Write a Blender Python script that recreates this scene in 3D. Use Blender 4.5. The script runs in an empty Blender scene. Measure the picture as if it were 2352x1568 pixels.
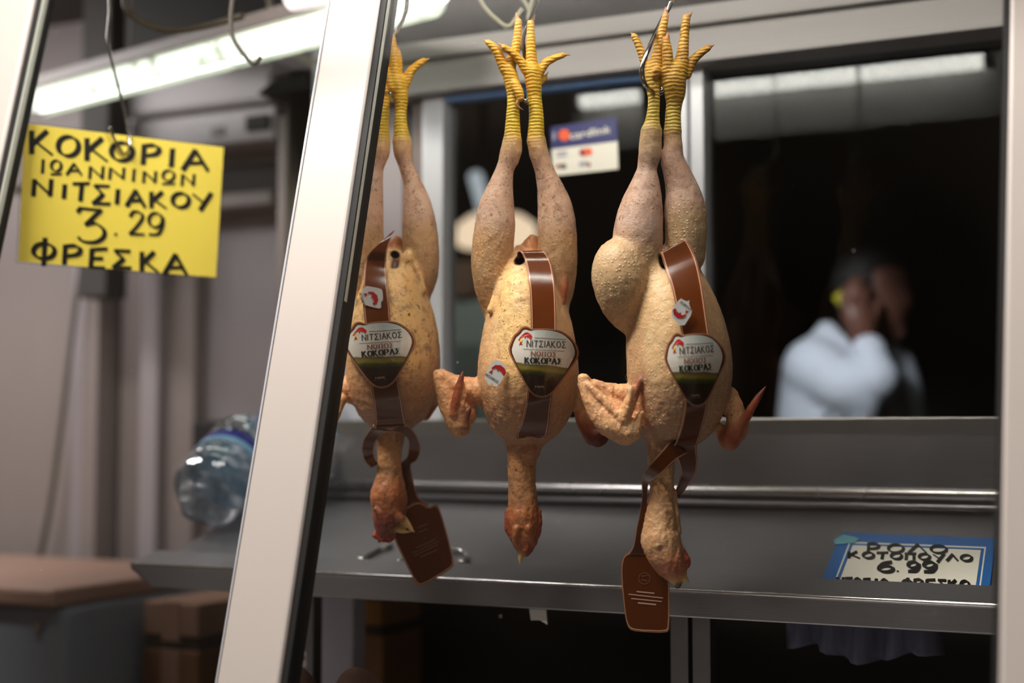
import bpy, bmesh, math, random
import numpy as np
from mathutils import Vector, Matrix
from mathutils.bvhtree import BVHTree
random.seed(7); np.random.seed(7)

# ------------------------------------------------------------------ camera
EYE = 1.35
FP = 50/36*2352
YAW = math.radians(25.1); PIT = math.radians(3.78)
CAM = np.array([0, 0, EYE])
RT = np.array([math.cos(YAW), math.sin(YAW), 0])
FH = np.array([-math.sin(YAW), math.cos(YAW), 0])
FW = FH*math.cos(PIT) + np.array([0, 0, math.sin(PIT)])
UP = -FH*math.sin(PIT) + np.array([0, 0, math.cos(PIT)])
SC = bpy.context.scene
cam = bpy.data.cameras.new('camera'); cam.lens = 50; cam.sensor_width = 36
cam.clip_start = .05; cam.clip_end = 50
cam.dof.use_dof = True; cam.dof.focus_distance = 1.74; cam.dof.aperture_fstop = 1.7
camo = bpy.data.objects.new('camera', cam); SC.collection.objects.link(camo)
camo.location = CAM; camo.rotation_euler = (math.pi/2+PIT, 0, YAW)
SC.camera = camo
SC.view_settings.view_transform = 'Standard'; SC.view_settings.look = 'None'
SC.view_settings.gamma = 1; SC.view_settings.use_curve_mapping = False
SC.view_settings.exposure = 0.0
try:
    SC.cycles.use_denoising = True
except Exception:
    pass

# ------------------------------------------------------------------ world and the big lights
w = bpy.data.worlds.new('world'); SC.world = w; w.use_nodes = True
# the dim market alley around the stall: warm brown dark with noise patches added for the steel to reflect
_t = w.node_tree; _bg = _t.nodes['Background']; _bg.inputs[1].default_value = 1.0
_tc = _t.nodes.new('ShaderNodeTexCoord'); _nz = _t.nodes.new('ShaderNodeTexNoise'); _nz.inputs['Scale'].default_value = 2.6; _nz.inputs['Detail'].default_value = 2
_rp = _t.nodes.new('ShaderNodeValToRGB'); _t.links.new(_tc.outputs['Generated'], _nz.inputs['Vector']); _t.links.new(_nz.outputs['Fac'], _rp.inputs['Fac'])
_e = _rp.color_ramp.elements; _e[0].position = .42; _e[0].color = (.010, .007, .005, 1); _e[1].position = .72; _e[1].color = (.22, .17, .13, 1)
_t.links.new(_rp.outputs['Color'], _bg.inputs[0])

def area(name, loc, target, sx, sy, power, col):
    l = bpy.data.lights.new(name, 'AREA'); l.shape = 'RECTANGLE'; l.size = sx; l.size_y = sy
    l.energy = power; l.color = col
    o = bpy.data.objects.new(name, l); SC.collection.objects.link(o); o.location = loc
    d = Vector(target)-Vector(loc); o.rotation_euler = d.to_track_quat('-Z', 'Y').to_euler()
    return o
# soft fill standing for market lamps overhead, then an added low front fill
area('market_fill', (-1.35, .5, EYE+1.95), (-.95, 1.6, EYE+.1), 1.0, .3, 72, (1, .93, .86))
area('market_fill', (.35, -1.05, EYE+.45), (-.7, 1.6, EYE+.15),   .9, .5, 2.2, (1, .93, .88))
# unseen area light brightening the left wall panels
area('left_wall_fill', (-2.6, 1.9, EYE+.86), (-2.3, 2.6, EYE-.5), .9, .2, 12, (1, .95, .95))

# ------------------------------------------------------------------ projection helpers
def ray(px, py):
    c = ((px-1176)/FP, (784-py)/FP)
    return RT*c[0] + UP*c[1] + FW
def at(px, py, Z):
    return CAM + ray(px, py)*Z
def at_y(px, py, y):
    d = ray(px, py); return CAM + d*(y/d[1])
def at_z(px, py, z):
    d = ray(px, py); return CAM + d*((z-EYE)/d[2])
def at_pl(px, py, p0, n):
    d = ray(px, py); return CAM + d*(np.dot(p0-CAM, n)/np.dot(d, n))
GL = .264; GY = 1.39                       # the sloping front glass: y = GY + GL*(z-EYE)
GN = np.array([0, -1, GL]); GN = GN/np.linalg.norm(GN)
GP = np.array([0, GY, EYE])
def at_g(px, py, off=0):
    return at_pl(px, py, GP + GN*off, GN)
def lin(c):
    return tuple((v/255/12.92 if v/255 <= .04045 else ((v/255+.055)/1.055)**2.4) for v in c)

# ------------------------------------------------------------------ materials
class NT:
    def __init__(s, name):
        s.m = bpy.data.materials.new(name); s.m.use_nodes = True
        s.t = s.m.node_tree; s.t.nodes.clear()
        s.out = s.n('OutputMaterial')
    def n(s, typ, ins=None, **kw):
        nd = s.t.nodes.new('ShaderNode'+typ)
        for k, v in kw.items(): setattr(nd, k, v)
        for k, v in (ins or {}).items(): s.set(nd, k, v)
        return nd
    def set(s, nd, k, v):
        i = nd.inputs[k]
        if isinstance(v, bpy.types.NodeSocket): s.t.links.new(v, i)
        else:
            if isinstance(v, tuple) and len(v) == 3 and len(i.default_value) == 4: v = v+(1,)
            i.default_value = v
    def ramp(s, fac, stops, interp='LINEAR'):
        r = s.n('ValToRGB', {'Fac': fac}); r.color_ramp.interpolation = interp
        e = r.color_ramp.elements
        while len(e) > 1: e.remove(e[-1])
        for i, (p, c) in enumerate(stops):
            if not isinstance(c, tuple): c = (c, c, c)
            q = e[0] if i == 0 else e.new(p)
            q.position = p; q.color = c+(1,)
        return r.outputs['Color']
    def mix(s, f, a, b, mode='MIX'):
        x = s.n('Mix', data_type='RGBA', blend_type=mode)
        s.set(x, 0, f); s.set(x, 6, a); s.set(x, 7, b)
        return x.outputs[2]
    def math(s, op, a, b=0.0, clamp=False):
        x = s.n('Math', operation=op, use_clamp=clamp); s.set(x, 0, a); s.set(x, 1, b); return x.outputs[0]
    def noise(s, scale, detail=3, rough=.5, vec=None):
        x = s.n('TexNoise', {'Scale': scale, 'Detail': detail, 'Roughness': rough})
        s.set(x, 'Vector', vec or s.obj()); return x.outputs['Fac']
    def obj(s):
        if not hasattr(s, '_o'): s._o = s.n('TexCoord').outputs['Object']
        return s._o
    def pbr(s, **kw):
        b = s.n('BsdfPrincipled')
        for k, v in kw.items(): s.set(b, k.replace('_', ' '), v)
        s.t.links.new(b.outputs[0], s.out.inputs[0]); return b
    def bump(s, h, strength=.3, dist=.002):
        return s.n('Bump', {'Height': h, 'Strength': strength, 'Distance': dist}).outputs[0]

def plain(name, rgb, rough=.5, metal=0.0,  var=.12, scale=30, bump=.0, spec=.5, coat=0.0):
    c = lin(rgb); t = NT(name)
    f = t.noise(scale, 4)
    col = t.mix(f, tuple(v*(1-var) for v in c), tuple(min(1, v*(1+var)) for v in c))
    kw = dict(Base_Color=col, Roughness=rough, Metallic=metal, Specular_IOR_Level=spec, Coat_Weight=coat)
    if bump: kw['Normal'] = t.bump(t.noise(scale*6, 3), bump, .002)
    t.pbr(**kw); return t.m

def steel(name, rgb=(150, 152, 155), rough=.32, sx=(2, 60, 60), metal=1.0):
    t = NT(name)
    mp = t.n('Mapping', {'Vector': t.obj(), 'Scale': sx})
    f = t.noise(9, 5, .6, mp.outputs[0])
    sm = t.noise(6, 4)
    c = lin(rgb)
    col = t.mix(f, tuple(v*.86 for v in c), tuple(min(1, v*1.1) for v in c))
    r = t.math('ADD', t.math('MULTIPLY', sm, .22), rough-.1)
    t.pbr(Base_Color=col, Metallic=metal, Roughness=r, Normal=t.bump(t.math('ADD', t.math('MULTIPLY', f, .08), sm), .35, .006)); return t.m

def emit(name, rgb, strength):
    t = NT(name); e = t.n('Emission', {'Color': lin(rgb), 'Strength': strength})
    t.t.links.new(e.outputs[0], t.out.inputs[0]); return t.m

def thin_glass(name, tint, ior=1.45, rough=.0, specks=False, boost=1.0):
    t = NT(name)
    g = t.n('NewGeometry'); dp = t.n('VectorMath', operation='DOT_PRODUCT')
    t.set(dp, 0, g.outputs['Incoming']); t.set(dp, 1, g.outputs['Normal'])
    c = t.math('POWER', t.math('SUBTRACT', 1.0, t.math('ABSOLUTE', dp.outputs['Value'])), 5.0)
    f0 = ((ior-1)/(ior+1))**2
    fr = t.math('ADD', f0, t.math('MULTIPLY', c, 1-f0))          # Schlick reflectance, the same from both sides
    if boost != 1.0: fr = t.math('MULTIPLY', fr, boost, True)
    tr = t.n('BsdfTransparent', {'Color': tint}); gl = t.n('BsdfGlossy', {'Color': (1, 1, 1), 'Roughness': rough})
    mx = t.n('MixShader', {0: fr, 1: tr.outputs[0], 2: gl.outputs[0]}).outputs[0]
    if specks:
        v = t.n('TexVoronoi', {'Vector': t.obj(), 'Scale': 34.0})
        d = t.math('LESS_THAN', v.outputs['Distance'], .022)
        pick = t.math('GREATER_THAN', t.n('SeparateColor', {0: v.outputs['Color']}).outputs[0], .72)
        m = t.math('MULTIPLY', t.math('MULTIPLY', d, pick), .6)
        df = t.n('BsdfDiffuse', {'Color': (.75, .72, .66)})
        mx = t.n('MixShader', {0: m, 1: mx, 2: df.outputs[0]}).outputs[0]
    t.t.links.new(mx, t.out.inputs[0]); return t.m

M = {}
M['cream'] = plain('cream_painted_aluminium', (208, 199, 193), .38, var=.03, scale=4, bump=.02)
M['header'] = plain('grey_white_aluminium', (140, 137, 135), .6, var=.05, scale=5)
M['frame'] = plain('pale_window_aluminium', (196, 198, 204), .25, var=.03, scale=6, spec=.7)
M['rubber'] = plain('black_rubber', (9, 8, 8), .7, var=.2)
M['black'] = plain('matt_black', (10, 9, 9), .7, var=.3)
M['darkroom'] = plain('unlit_room_walls', (30, 24, 20), .8, var=.4, scale=2)  # dark wall colour stands for the unlit back room
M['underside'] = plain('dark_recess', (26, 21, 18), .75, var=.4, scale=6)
M['wall'] = plain('mauve_grey_panel', (150, 142, 146), .5, var=.06, scale=3)
M['wall2'] = plain('beige_grey_panel', (134, 123, 121), .5, var=.06, scale=3)
M['walldark'] = plain('brown_grey_panel', (116, 106, 104), .5, var=.08, scale=3)
M['bluegrey'] = plain('blue_grey_panel', (176, 178, 188), .45, var=.06, scale=3)
M['ceil'] = plain('dark_ceiling', (46, 42, 40), .7, var=.3, scale=5)
M['floor'] = plain('grey_floor_tiles', (80, 72, 66), .5, var=.2, scale=9)
M['steel'] = steel('brushed_stainless_steel', (142, 140, 143), .42, metal=.92)
M['steel2'] = steel('bright_stainless_edge', (205, 202, 200), .25)
M['chrome'] = steel('polished_hook_steel', (190, 188, 186), .16, (20, 20, 20))
M['column'] = steel('column_steel', (120, 110, 98), .3, (60, 60, 2))
M['white'] = plain('white_plastic', (225, 222, 218), .4, var=.04)
M['unit'] = plain('pale_grey_plastic', (168, 162, 166), .45, var=.04)
M['cable'] = plain('grey_cable', (80, 74, 68), .55)
M['cable2'] = plain('pale_cable', (150, 145, 120), .5)
M['card'] = plain('brown_cardboard', (96, 60, 30), .8, var=.15, scale=12)
M['cardpale'] = plain('pinkish_cardboard', (130, 98, 80), .8, var=.1, scale=12)
M['tape'] = plain('dark_box_band', (50, 34, 22), .6)
M['freezer'] = plain('blue_grey_enamel', (120, 126, 138), .4, var=.05)
M['pinkwood'] = plain('pinkish_board', (146, 116, 102), .6, var=.12, scale=8)
M['glass'] = thin_glass('front_glass', (.97, .975, .965), 1.3, specks=True)
M['pane'] = thin_glass('dark_window_glass', (.80, .82, .82), 1.5, .012, boost=.42)
M['edge'] = plain('pale_glass_edge', (176, 178, 168), .25)
M['sign'] = plain('yellow_card', (250, 226, 92), .35, var=.04, scale=14, coat=.3)
M['lam'] = thin_glass('clear_laminate', (.93, .93, .92), 1.4, .1)
M['ink'] = plain('black_marker_ink', (12, 11, 10), .4, var=.1)
M['blue'] = plain('blue_print', (22, 92, 160), .35, var=.06)
M['paper'] = plain('white_paper', (226, 222, 208), .5, var=.05, scale=20)
M['navy'] = plain('navy_print', (16, 24, 92), .35, var=.1)
M['greyprint'] = plain('grey_print', (150, 148, 165), .5)
M['orange'] = plain('orange_print', (226, 84, 24), .4)
M['redprint'] = plain('red_print', (186, 24, 26), .4)
M['darkredprint'] = plain('dark_red_print', (140, 30, 40), .4)
M['yellowprint'] = plain('yellow_print', (235, 200, 30), .4)
M['brownprint'] = plain('brown_print', (150, 92, 72), .4)
M['greyink'] = plain('grey_ink', (70, 68, 64), .4)
M['darkink'] = plain('dark_green_ink', (34, 42, 36), .4)
M['pinkprint'] = plain('pale_pink_print', (206, 160, 138), .4)
M['dimprint'] = plain('dim_pink_print', (120, 74, 54), .4)
M['stick'] = plain('white_sticker_plastic', (226, 228, 228), .3, var=.02)
M['labcap'] = plain('light_blue_plastic', (120, 176, 214), .35)
M['darkblue'] = plain('dark_blue_plastic', (24, 34, 130), .35)
M['tube'] = emit('lit_fluorescent_tube', (255, 250, 244), 31.0)
M['coat'] = plain('white_coat_cloth', (218, 222, 234), .85, var=.05, scale=20, bump=.1)
M['hair'] = plain('dark_grey_hair', (24, 22, 21), .7, var=.4, scale=80)
M['trousers'] = plain('dark_trousers', (30, 30, 36), .85)
M['phone'] = plain('yellow_plastic', (206, 196, 50), .5)
M['meatdark'] = plain('dark_brown_meat', (44, 26, 20), .8, var=.4, scale=30, bump=.2, spec=.1)
M['warm'] = emit('lit_warm_lampshade', (255, 222, 190), 1.5)
M['cold'] = emit('lit_cold_lamp', (225, 232, 240), .8)
M['dusty'] = plain('grey_green_panel', (118, 124, 116), .6)

# ------------------------------------------------------------------ object helpers
ORG = {}
def tag(o, label=None, cat=None, group=None, kind=None):
    if label: o['label'] = label
    if cat: o['category'] = cat
    if group: o['group'] = group
    if kind: o['kind'] = kind
    return o
def empty(name, loc, label, cat, group=None):
    o = bpy.data.objects.new(name, None); SC.collection.objects.link(o)
    o.empty_display_size = .02
    o.location = loc; ORG[o.name] = np.array(loc, float)
    return tag(o, label, cat, group)
def mk(name, verts, faces, mat, parent=None, smooth=False, origin=None):
    v = np.asarray(verts, float)
    if origin is None:
        lo, hi = v.min(0), v.max(0); origin = np.array([(lo[0]+hi[0])/2, (lo[1]+hi[1])/2, lo[2]])
    me = bpy.data.meshes.new(name)
    me.from_pydata((v-origin).tolist(), [], [list(map(int, f)) for f in faces])
    me.validate(); me.update()
    for m in (mat if isinstance(mat, list) else [mat]): me.materials.append(m)
    if smooth: me.shade_smooth()
    o = bpy.data.objects.new(name, me); SC.collection.objects.link(o)
    po = ORG[parent.name] if parent else np.zeros(3)
    o.location = origin-po; ORG[o.name] = np.array(origin, float)
    if parent: o.parent = parent
    return o
class G:                                   # gathers shapes into one mesh
    def __init__(s): s.v = []; s.f = []
    def add(s, v, f):
        n = len(s.v); s.v += [tuple(map(float, p)) for p in v]; s.f += [[i+n for i in q] for q in f]; return s
    def box(s, lo, hi):
        (a, b, c), (d, e, g) = lo, hi
        return s.add([(a,b,c),(d,b,c),(d,e,c),(a,e,c),(a,b,g),(d,b,g),(d,e,g),(a,e,g)],
                     [(0,3,2,1),(4,5,6,7),(0,1,5,4),(1,2,6,5),(2,3,7,6),(3,0,4,7)])
    def hexa(s, a, b):                      # two rings of n points joined and capped
        n = len(a)
        return s.add(list(a)+list(b), [tuple(range(n))[::-1], tuple(range(n, 2*n))] +
                     [(i, (i+1) % n, n+(i+1) % n, n+i) for i in range(n)])
    def tube(s, pts, r, n=10, cap=True):
        P = [np.array(p, float) for p in pts]
        R = r if hasattr(r, '__len__') else [r]*len(P)
        nrm = None; V = []
        for i, p in enumerate(P):
            t = P[min(i+1, len(P)-1)]-P[max(i-1, 0)]; t = t/(np.linalg.norm(t)+1e-12)
            if nrm is None:
                h = np.array([0, 0, 1.]) if abs(t[2]) < .9 else np.array([1., 0, 0])
                nrm = np.cross(t, h)
            nrm = nrm-t*np.dot(nrm, t); nrm /= np.linalg.norm(nrm)+1e-12
            b = np.cross(t, nrm)
            for k in range(n):
                a = 2*math.pi*k/n
                V.append(p+R[i]*(math.cos(a)*nrm+math.sin(a)*b))
        F = [(i*n+k, i*n+(k+1) % n, (i+1)*n+(k+1) % n, (i+1)*n+k) for i in range(len(P)-1) for k in range(n)]
        if cap: F += [tuple(range(n))[::-1], tuple(range((len(P)-1)*n, len(P)*n))]
        return s.add(V, F)
    def obj(s, name, mat, parent=None, smooth=False, bevel=0):
        o = mk(name, s.v, s.f, mat, parent, smooth)
        if bevel:
            b = o.modifiers.new('bevel', 'BEVEL'); b.width = bevel; b.segments = 2; b.limit_method = 'ANGLE'
        return o
def curve_pts(P, n=8):                     # Catmull-Rom through points
    P = [np.array(p, float) for p in P]; Q = [2*P[0]-P[1]]+P+[2*P[-1]-P[-2]]; out = []
    for i in range(1, len(Q)-2):
        for k in range(n):
            t = k/n; a, b, c, d = Q[i-1:i+3]
            out.append(.5*((2*b)+(-a+c)*t+(2*a-5*b+4*c-d)*t*t+(-a+3*b-3*c+d)*t**3))
    out.append(P[-1]); return out

# ------------------------------------------------------------------ implicit modelling for bodies
class Sdf:
    def __init__(s, lo, hi, h):
        s.lo = np.array(lo, float); s.h = h
        s.n = np.ceil((np.array(hi)-s.lo)/h).astype(int)+1
        s.D = np.full(s.n, .05, np.float32); s.prims = []
        s.ax = [s.lo[i]+h*np.arange(s.n[i]) for i in range(3)]
    @staticmethod
    def dist(P, a, b, ra, rb, ds):
        if ds != 1:
            k = 1/ds-1
            P = P+k*(P@FH)[..., None]*FH; a = a+k*np.dot(a, FH)*FH; b = b+k*np.dot(b, FH)*FH
        ab = b-a; L = np.dot(ab, ab)+1e-12
        t = np.clip((P-a)@ab/L, 0, 1)
        return np.linalg.norm(P-a-t[..., None]*ab, axis=-1)-(ra+(rb-ra)*t)
    def seg(s, a, b, ra, rb, k=.004, ds=1.0, key=None, sub=False):
        m = max(ra, rb)*max(1, ds)+k+.006
        i0 = np.maximum(np.floor((np.minimum(a, b)-m-s.lo)/s.h).astype(int), 0)
        i1 = np.minimum(np.ceil((np.maximum(a, b)+m-s.lo)/s.h).astype(int)+1, s.n)
        if (i1 <= i0).any(): return
        sl = tuple(slice(i0[q], i1[q]) for q in range(3))
        P = np.stack(np.meshgrid(*[s.ax[q][sl[q]] for q in range(3)], indexing='ij'), -1)
        d = s.dist(P, a, b, ra, rb, ds); cur = s.D[sl]
        if sub:
            d = -d; hh = np.maximum(k-np.abs(cur-d), 0)/k; s.D[sl] = np.maximum(cur, d)+hh*hh*k/4
        else:
            hh = np.maximum(k-np.abs(cur-d), 0)/k; s.D[sl] = np.minimum(cur, d)-hh*hh*k/4
        if key is not None: s.prims.append((a, b, ra, rb, ds, key))
    def chain(s, pts, k, ds, keys):
        """one smooth limb: hard union along its own segments, one soft union with the rest"""
        A = np.array([p for p, r in pts]); R = np.array([r for p, r in pts])
        m = (R*max(1, ds)).max()+k+.006
        i0 = np.maximum(np.floor((A.min(0)-m-s.lo)/s.h).astype(int), 0)
        i1 = np.minimum(np.ceil((A.max(0)+m-s.lo)/s.h).astype(int)+1, s.n)
        sl = tuple(slice(i0[q], i1[q]) for q in range(3))
        f = np.full(tuple(i1-i0), .05, np.float32)
        for i in range(max(1, len(pts)-1)):
            a, ra = pts[i]; b, rb = pts[min(i+1, len(pts)-1)]
            mm = max(ra, rb)*max(1, ds)+k+.006
            j0 = np.maximum(np.floor((np.minimum(a, b)-mm-s.lo)/s.h).astype(int), i0)-i0
            j1 = np.minimum(np.ceil((np.maximum(a, b)+mm-s.lo)/s.h).astype(int)+1, i1)-i0
            js = tuple(slice(j0[q], j1[q]) for q in range(3))
            P = np.stack(np.meshgrid(*[s.ax[q][i0[q]+j0[q]:i0[q]+j1[q]] for q in range(3)], indexing='ij'), -1)
            f[js] = np.minimum(f[js], s.dist(P, a, b, ra, rb, ds))
            s.prims.append((a, b, ra, rb, ds, keys[i]))
        cur = s.D[sl]; hh = np.maximum(k-np.abs(cur-f), 0)/k; s.D[sl] = np.minimum(cur, f)-hh*hh*k/4
    def mesh(s, smooth=3):
        D = s.D; S = D < 0
        c = np.zeros(tuple(s.n-1), np.int8)
        for dx in (0, 1):
            for dy in (0, 1):
                for dz in (0, 1):
                    c += S[dx:D.shape[0]-1+dx, dy:D.shape[1]-1+dy, dz:D.shape[2]-1+dz]
        I = np.argwhere((c > 0) & (c < 8)); idx = np.full(c.shape, -1, np.int32)
        idx[tuple(I.T)] = np.arange(len(I))
        acc = np.zeros((len(I), 3)); cnt = np.zeros(len(I))
        off = [(x, y, z) for x in (0, 1) for y in (0, 1) for z in (0, 1)]
        for p in off:
            for q in range(3):
                if p[q]: continue
                p2 = list(p); p2[q] = 1
                a = D[tuple((I+p).T)]; b = D[tuple((I+p2).T)]
                m = (a < 0) != (b < 0); t = np.where(m, a/np.where(m, a-b, 1), 0)
                e = np.tile(np.array(p, float), (len(I), 1)); e[:, q] += t
                acc[m] += e[m]; cnt[m] += 1
        V = s.lo+s.h*(I+acc/cnt[:, None]); F = []
        for q in range(3):
            sl0 = [slice(None)]*3; sl1 = [slice(None)]*3; sl0[q] = slice(0, -1); sl1[q] = slice(1, None)
            A = S[tuple(sl0)]; B = S[tuple(sl1)]
            E = np.argwhere(A != B); u, v = (q+1) % 3, (q+2) % 3
            E = E[(E[:, u] > 0) & (E[:, v] > 0) & (E[:, u] < c.shape[u]) & (E[:, v] < c.shape[v])]
            eu = np.zeros(3, int); eu[u] = 1; ev = np.zeros(3, int); ev[v] = 1
            quad = np.stack([idx[tuple((E-eu-ev).T)], idx[tuple((E-ev).T)], idx[tuple(E.T)], idx[tuple((E-eu).T)]], 1)
            fl = ~A[tuple(E.T)]; quad[fl] = quad[fl][:, ::-1]; F.append(quad)
        F = np.concatenate(F); F = F[(F >= 0).all(1)]
        for _ in range(smooth):
            s_ = np.zeros_like(V); n_ = np.zeros(len(V))
            for k in range(4):
                a, b = F[:, k], F[:, (k+1) % 4]
                np.add.at(s_, a, V[b]); np.add.at(n_, a, 1)
            V = .5*V+.5*s_/np.maximum(n_, 1)[:, None]
        return V, F
    def paint(s, V, table, fall=.0022):
        W = np.zeros(len(V)); nc = len(next(iter(table.values())))
        C = np.zeros((len(V), nc))
        for a, b, ra, rb, ds, key in s.prims:
            d = np.maximum(s.dist(V, a, b, ra, rb, ds), -.001)
            wgt = np.exp(-(d+.001)/fall)+1e-9
            W += wgt; C += wgt[:, None]*np.array(table[key])
        return C/W[:, None]
def set_attr(me, name, C):
    a = me.attributes.new(name, 'FLOAT_COLOR', 'POINT'); a.data.foreach_set('color', np.ascontiguousarray(C, np.float32).ravel())
# ================================================================== the setting
def X(px, y): return at_y(px, 1000, y)[0]
def Zr(px, py, y): return at_y(px, py, y)[2]
def st(o): return tag(o, kind='structure')
FLOOR = 0.0
YW = 2.15
st(G().box((-4.2, -1.5, -.1), (2.6, 5.2, FLOOR)).obj('floor', M['floor']))
st(G().box((-4.2, 1.75, EYE+.98), (2.6, 5.2, EYE+1.05)).obj('ceiling', M['ceil']))
# left wall of upright panels with folds and a dark joint
YL = 2.6
st(G().box((-4.2, YL+.03, FLOOR), (-1.60, YL+.09, EYE+.98)).obj('wall_left', M['wall']))
def strip(a, b, d0, mat, z0=FLOOR, z1=EYE+.60, bev=.004):
    return G().box((X(a, YL), YL-d0, z0), (X(b, YL), YL+.03, z1))
n_tr = [0]
def trim(g, mat, bev=.004):
    n_tr[0] += 1
    return st(g.obj('trim_%d' % n_tr[0], mat, bevel=bev))
trim(strip(-330, 72, .0, None), M['wall2'])
trim(strip(78, 178, .012, None), M['wall2'])
trim(strip(186, 224, .035, None), M['wall'])
trim(strip(224, 258, .055, None), M['wall2'])
trim(strip(258, 273, -.015, None), M['black'])
trim(strip(273, 340, .0, None), M['walldark'])
trim(strip(345, 386, .04, None), M['wall'])
trim(strip(390, 452, .012, None), M['wall2'])
# dark upper wall and posts over the panels
st(G().box((-4.2, YL-.03, EYE+.60), (-1.60, YL+.03, EYE+.98)).obj('wall_upper', M['walldark']))
trim(G().box((X(207, 2.45), 2.40, EYE+.30), (X(272, 2.45), 2.47, EYE+.98)), M['ceil'])
trim(G().box((X(300, 2.3), 2.26, Zr(400, 112, 2.3)), (X(740, 2.3), 2.36, EYE+.97)), M['black'])
# wall beside and below the window
st(G().box((-1.42, YW+.02, EYE-.02), (X(990, YW), YW+.07, EYE+.98)).obj('wall_back', M['bluegrey']))
st(G().box((-1.432, YW+.07, FLOOR), (-1.42, YL+.09, EYE+.98)).obj('wall_return', M['walldark']))
trim(G().box((X(862, YW), YW-.012, EYE+.0), (X(930, YW), YW+.02, EYE+.58)), M['wall'])
trim(G().box((X(955, YW), YW-.02, EYE+.0), (X(985, YW), YW+.02, EYE+.58)), M['walldark'])
st(G().box((-1.42, 2.5, FLOOR), (1.4, 2.56, EYE-.02)).obj('wall_under_counter', M['underside']))  # near-black colour in place of the shade under the counter
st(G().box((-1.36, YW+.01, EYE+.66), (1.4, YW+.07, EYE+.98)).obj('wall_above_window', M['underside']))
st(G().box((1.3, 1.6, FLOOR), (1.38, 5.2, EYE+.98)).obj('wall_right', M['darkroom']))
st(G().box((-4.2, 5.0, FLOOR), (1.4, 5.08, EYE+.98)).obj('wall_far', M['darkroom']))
# header beam over the window
YH = 2.10
hb = G()
for z0, z1, y0 in ((.640, .671, YH-.002), (.633, .640, YH+.010), (.594, .633, YH), (.579, .594, YH-.008)):
    hb.box((-1.36, y0, EYE+z0), (1.3, YW+.05, EYE+z1))
trim(hb, M['header'], .002)
trim(G().box((-1.3, YW-.015, EYE+.584), (1.3, YW+.03, EYE+.600)), M['black'], 0)  # black strip painted in for the shadow gap below the header
# sliding window behind the counter
wroot = G().box((X(985, YW), YW-.03, EYE+.0), (X(1034, YW), YW+.02, EYE+.585)).obj('window_3', M['frame'], bevel=.003)
st(wroot)
def wpart(name, g, mat, bev=.002): return g.obj(name, mat, wroot, bevel=bev)
wpart('meeting_stile', G().box((X(1566, YW), YW-.03, EYE+.02), (X(1598, YW), YW+.015, EYE+.585)), M['frame'])
wpart('meeting_stile', G().box((X(1600, YW), YW-.022, EYE+.02), (X(1632, YW), YW+.025, EYE+.585)), M['frame'])
wpart('top_track', G().box((X(1034, YW), YW-.028, EYE+.570), (X(1566, YW), YW+.0, EYE+.5815)), plain('blue_lit_aluminium', (120, 160, 215), .3, var=.05))  # bluish daylight reflection put into the track's colour
wpart('window_sill', G().box((-1.42, 2.07, EYE+.0), (1.3, YW+.03, EYE+.026)), plain('sill_aluminium', (120, 117, 114), .3, var=.05, metal=.6))
wpart('window_pane', G().box((X(1034, YW), YW, EYE+.02), (X(1570, YW), YW+.006, EYE+.585)), M['pane'], 0)
wpart('window_pane', G().box((X(1630, YW), YW+.008, EYE+.02), (1.3, YW+.014, EYE+.585)), M['pane'], 0)

# front glazing: leaning mullions, rubber gaskets and two panes
def edge(x0, x1, py): return x0+(x1-x0)*py/1568
T0, T1 = -560, 1700
def gprism(xa, xb, front, back):
    """xa, xb: (px at py 0, px at py 1568) of the two edges, a prism on the glass plane"""
    fr = [at_g(edge(*xa, T0), T0, front), at_g(edge(*xb, T0), T0, front),
          at_g(edge(*xb, T1), T1, front), at_g(edge(*xa, T1), T1, front)]
    bk = [p-GN*(front-back) for p in fr]
    return G().hexa(fr, bk)
mul = [((-260, -640), (76, -262)), ((757, 497), (868, 638)), ((2320, 2294), (2480, 2480))]
for a, b in mul:
    trim(gprism(a, b, .012, -.03), M['cream'], .0035)
trim(gprism((751, 493), (757, 497), .008, -.02), M['frame'], .001)  # pale strip standing for the highlight on the mullion's left side
w1 = gprism((94, -246), (757, 497), .002, -.003).obj('window_1', M['glass']); st(w1)
gprism((76, -262), (94, -246), .006, -.02).obj('gasket', M['rubber'], w1)
gprism((97, -243), (101, -239), .004, -.004).obj('glass_edge', M['edge'], w1)
w2 = gprism((892, 663), (2303, 2277), .002, -.003).obj('window_2', M['glass']); st(w2)
gprism((868, 638), (888, 659), .006, -.02).obj('gasket', M['rubber'], w2)
gprism((888, 659), (891.5, 662), .003, -.003).obj('glass_edge', M['edge'], w2)
gprism((2305, 2280), (2320, 2294), .006, -.02).obj('gasket', M['rubber'], w2)
def grail(z, h):
    y = GY+GL*z
    return G().box((-1.75, y-.025, EYE+z), (.62, y+.03, EYE+z+h))
trim(grail(.80, .05), M['cream']); trim(grail(-.47, .05), M['cream'])
# rail the hooks hang from
RY, RZ = 1.62, EYE+.72
trim(G().tube([(-1.7, RY, RZ), (.5, RY, RZ)], .009, 14), M['steel'], 0)
for xx in (-1.66, .46):
    trim(G().tube([(xx, RY, RZ), (xx, 1.80, EYE+.86), (xx, 1.80, EYE+.98)], .007, 8), M['steel'], 0)
# bottom tray of the display and its front
trim(G().box((-1.7, 1.30, EYE-.50), (.6, 1.76, EYE-.44)), M['steel'])

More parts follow.
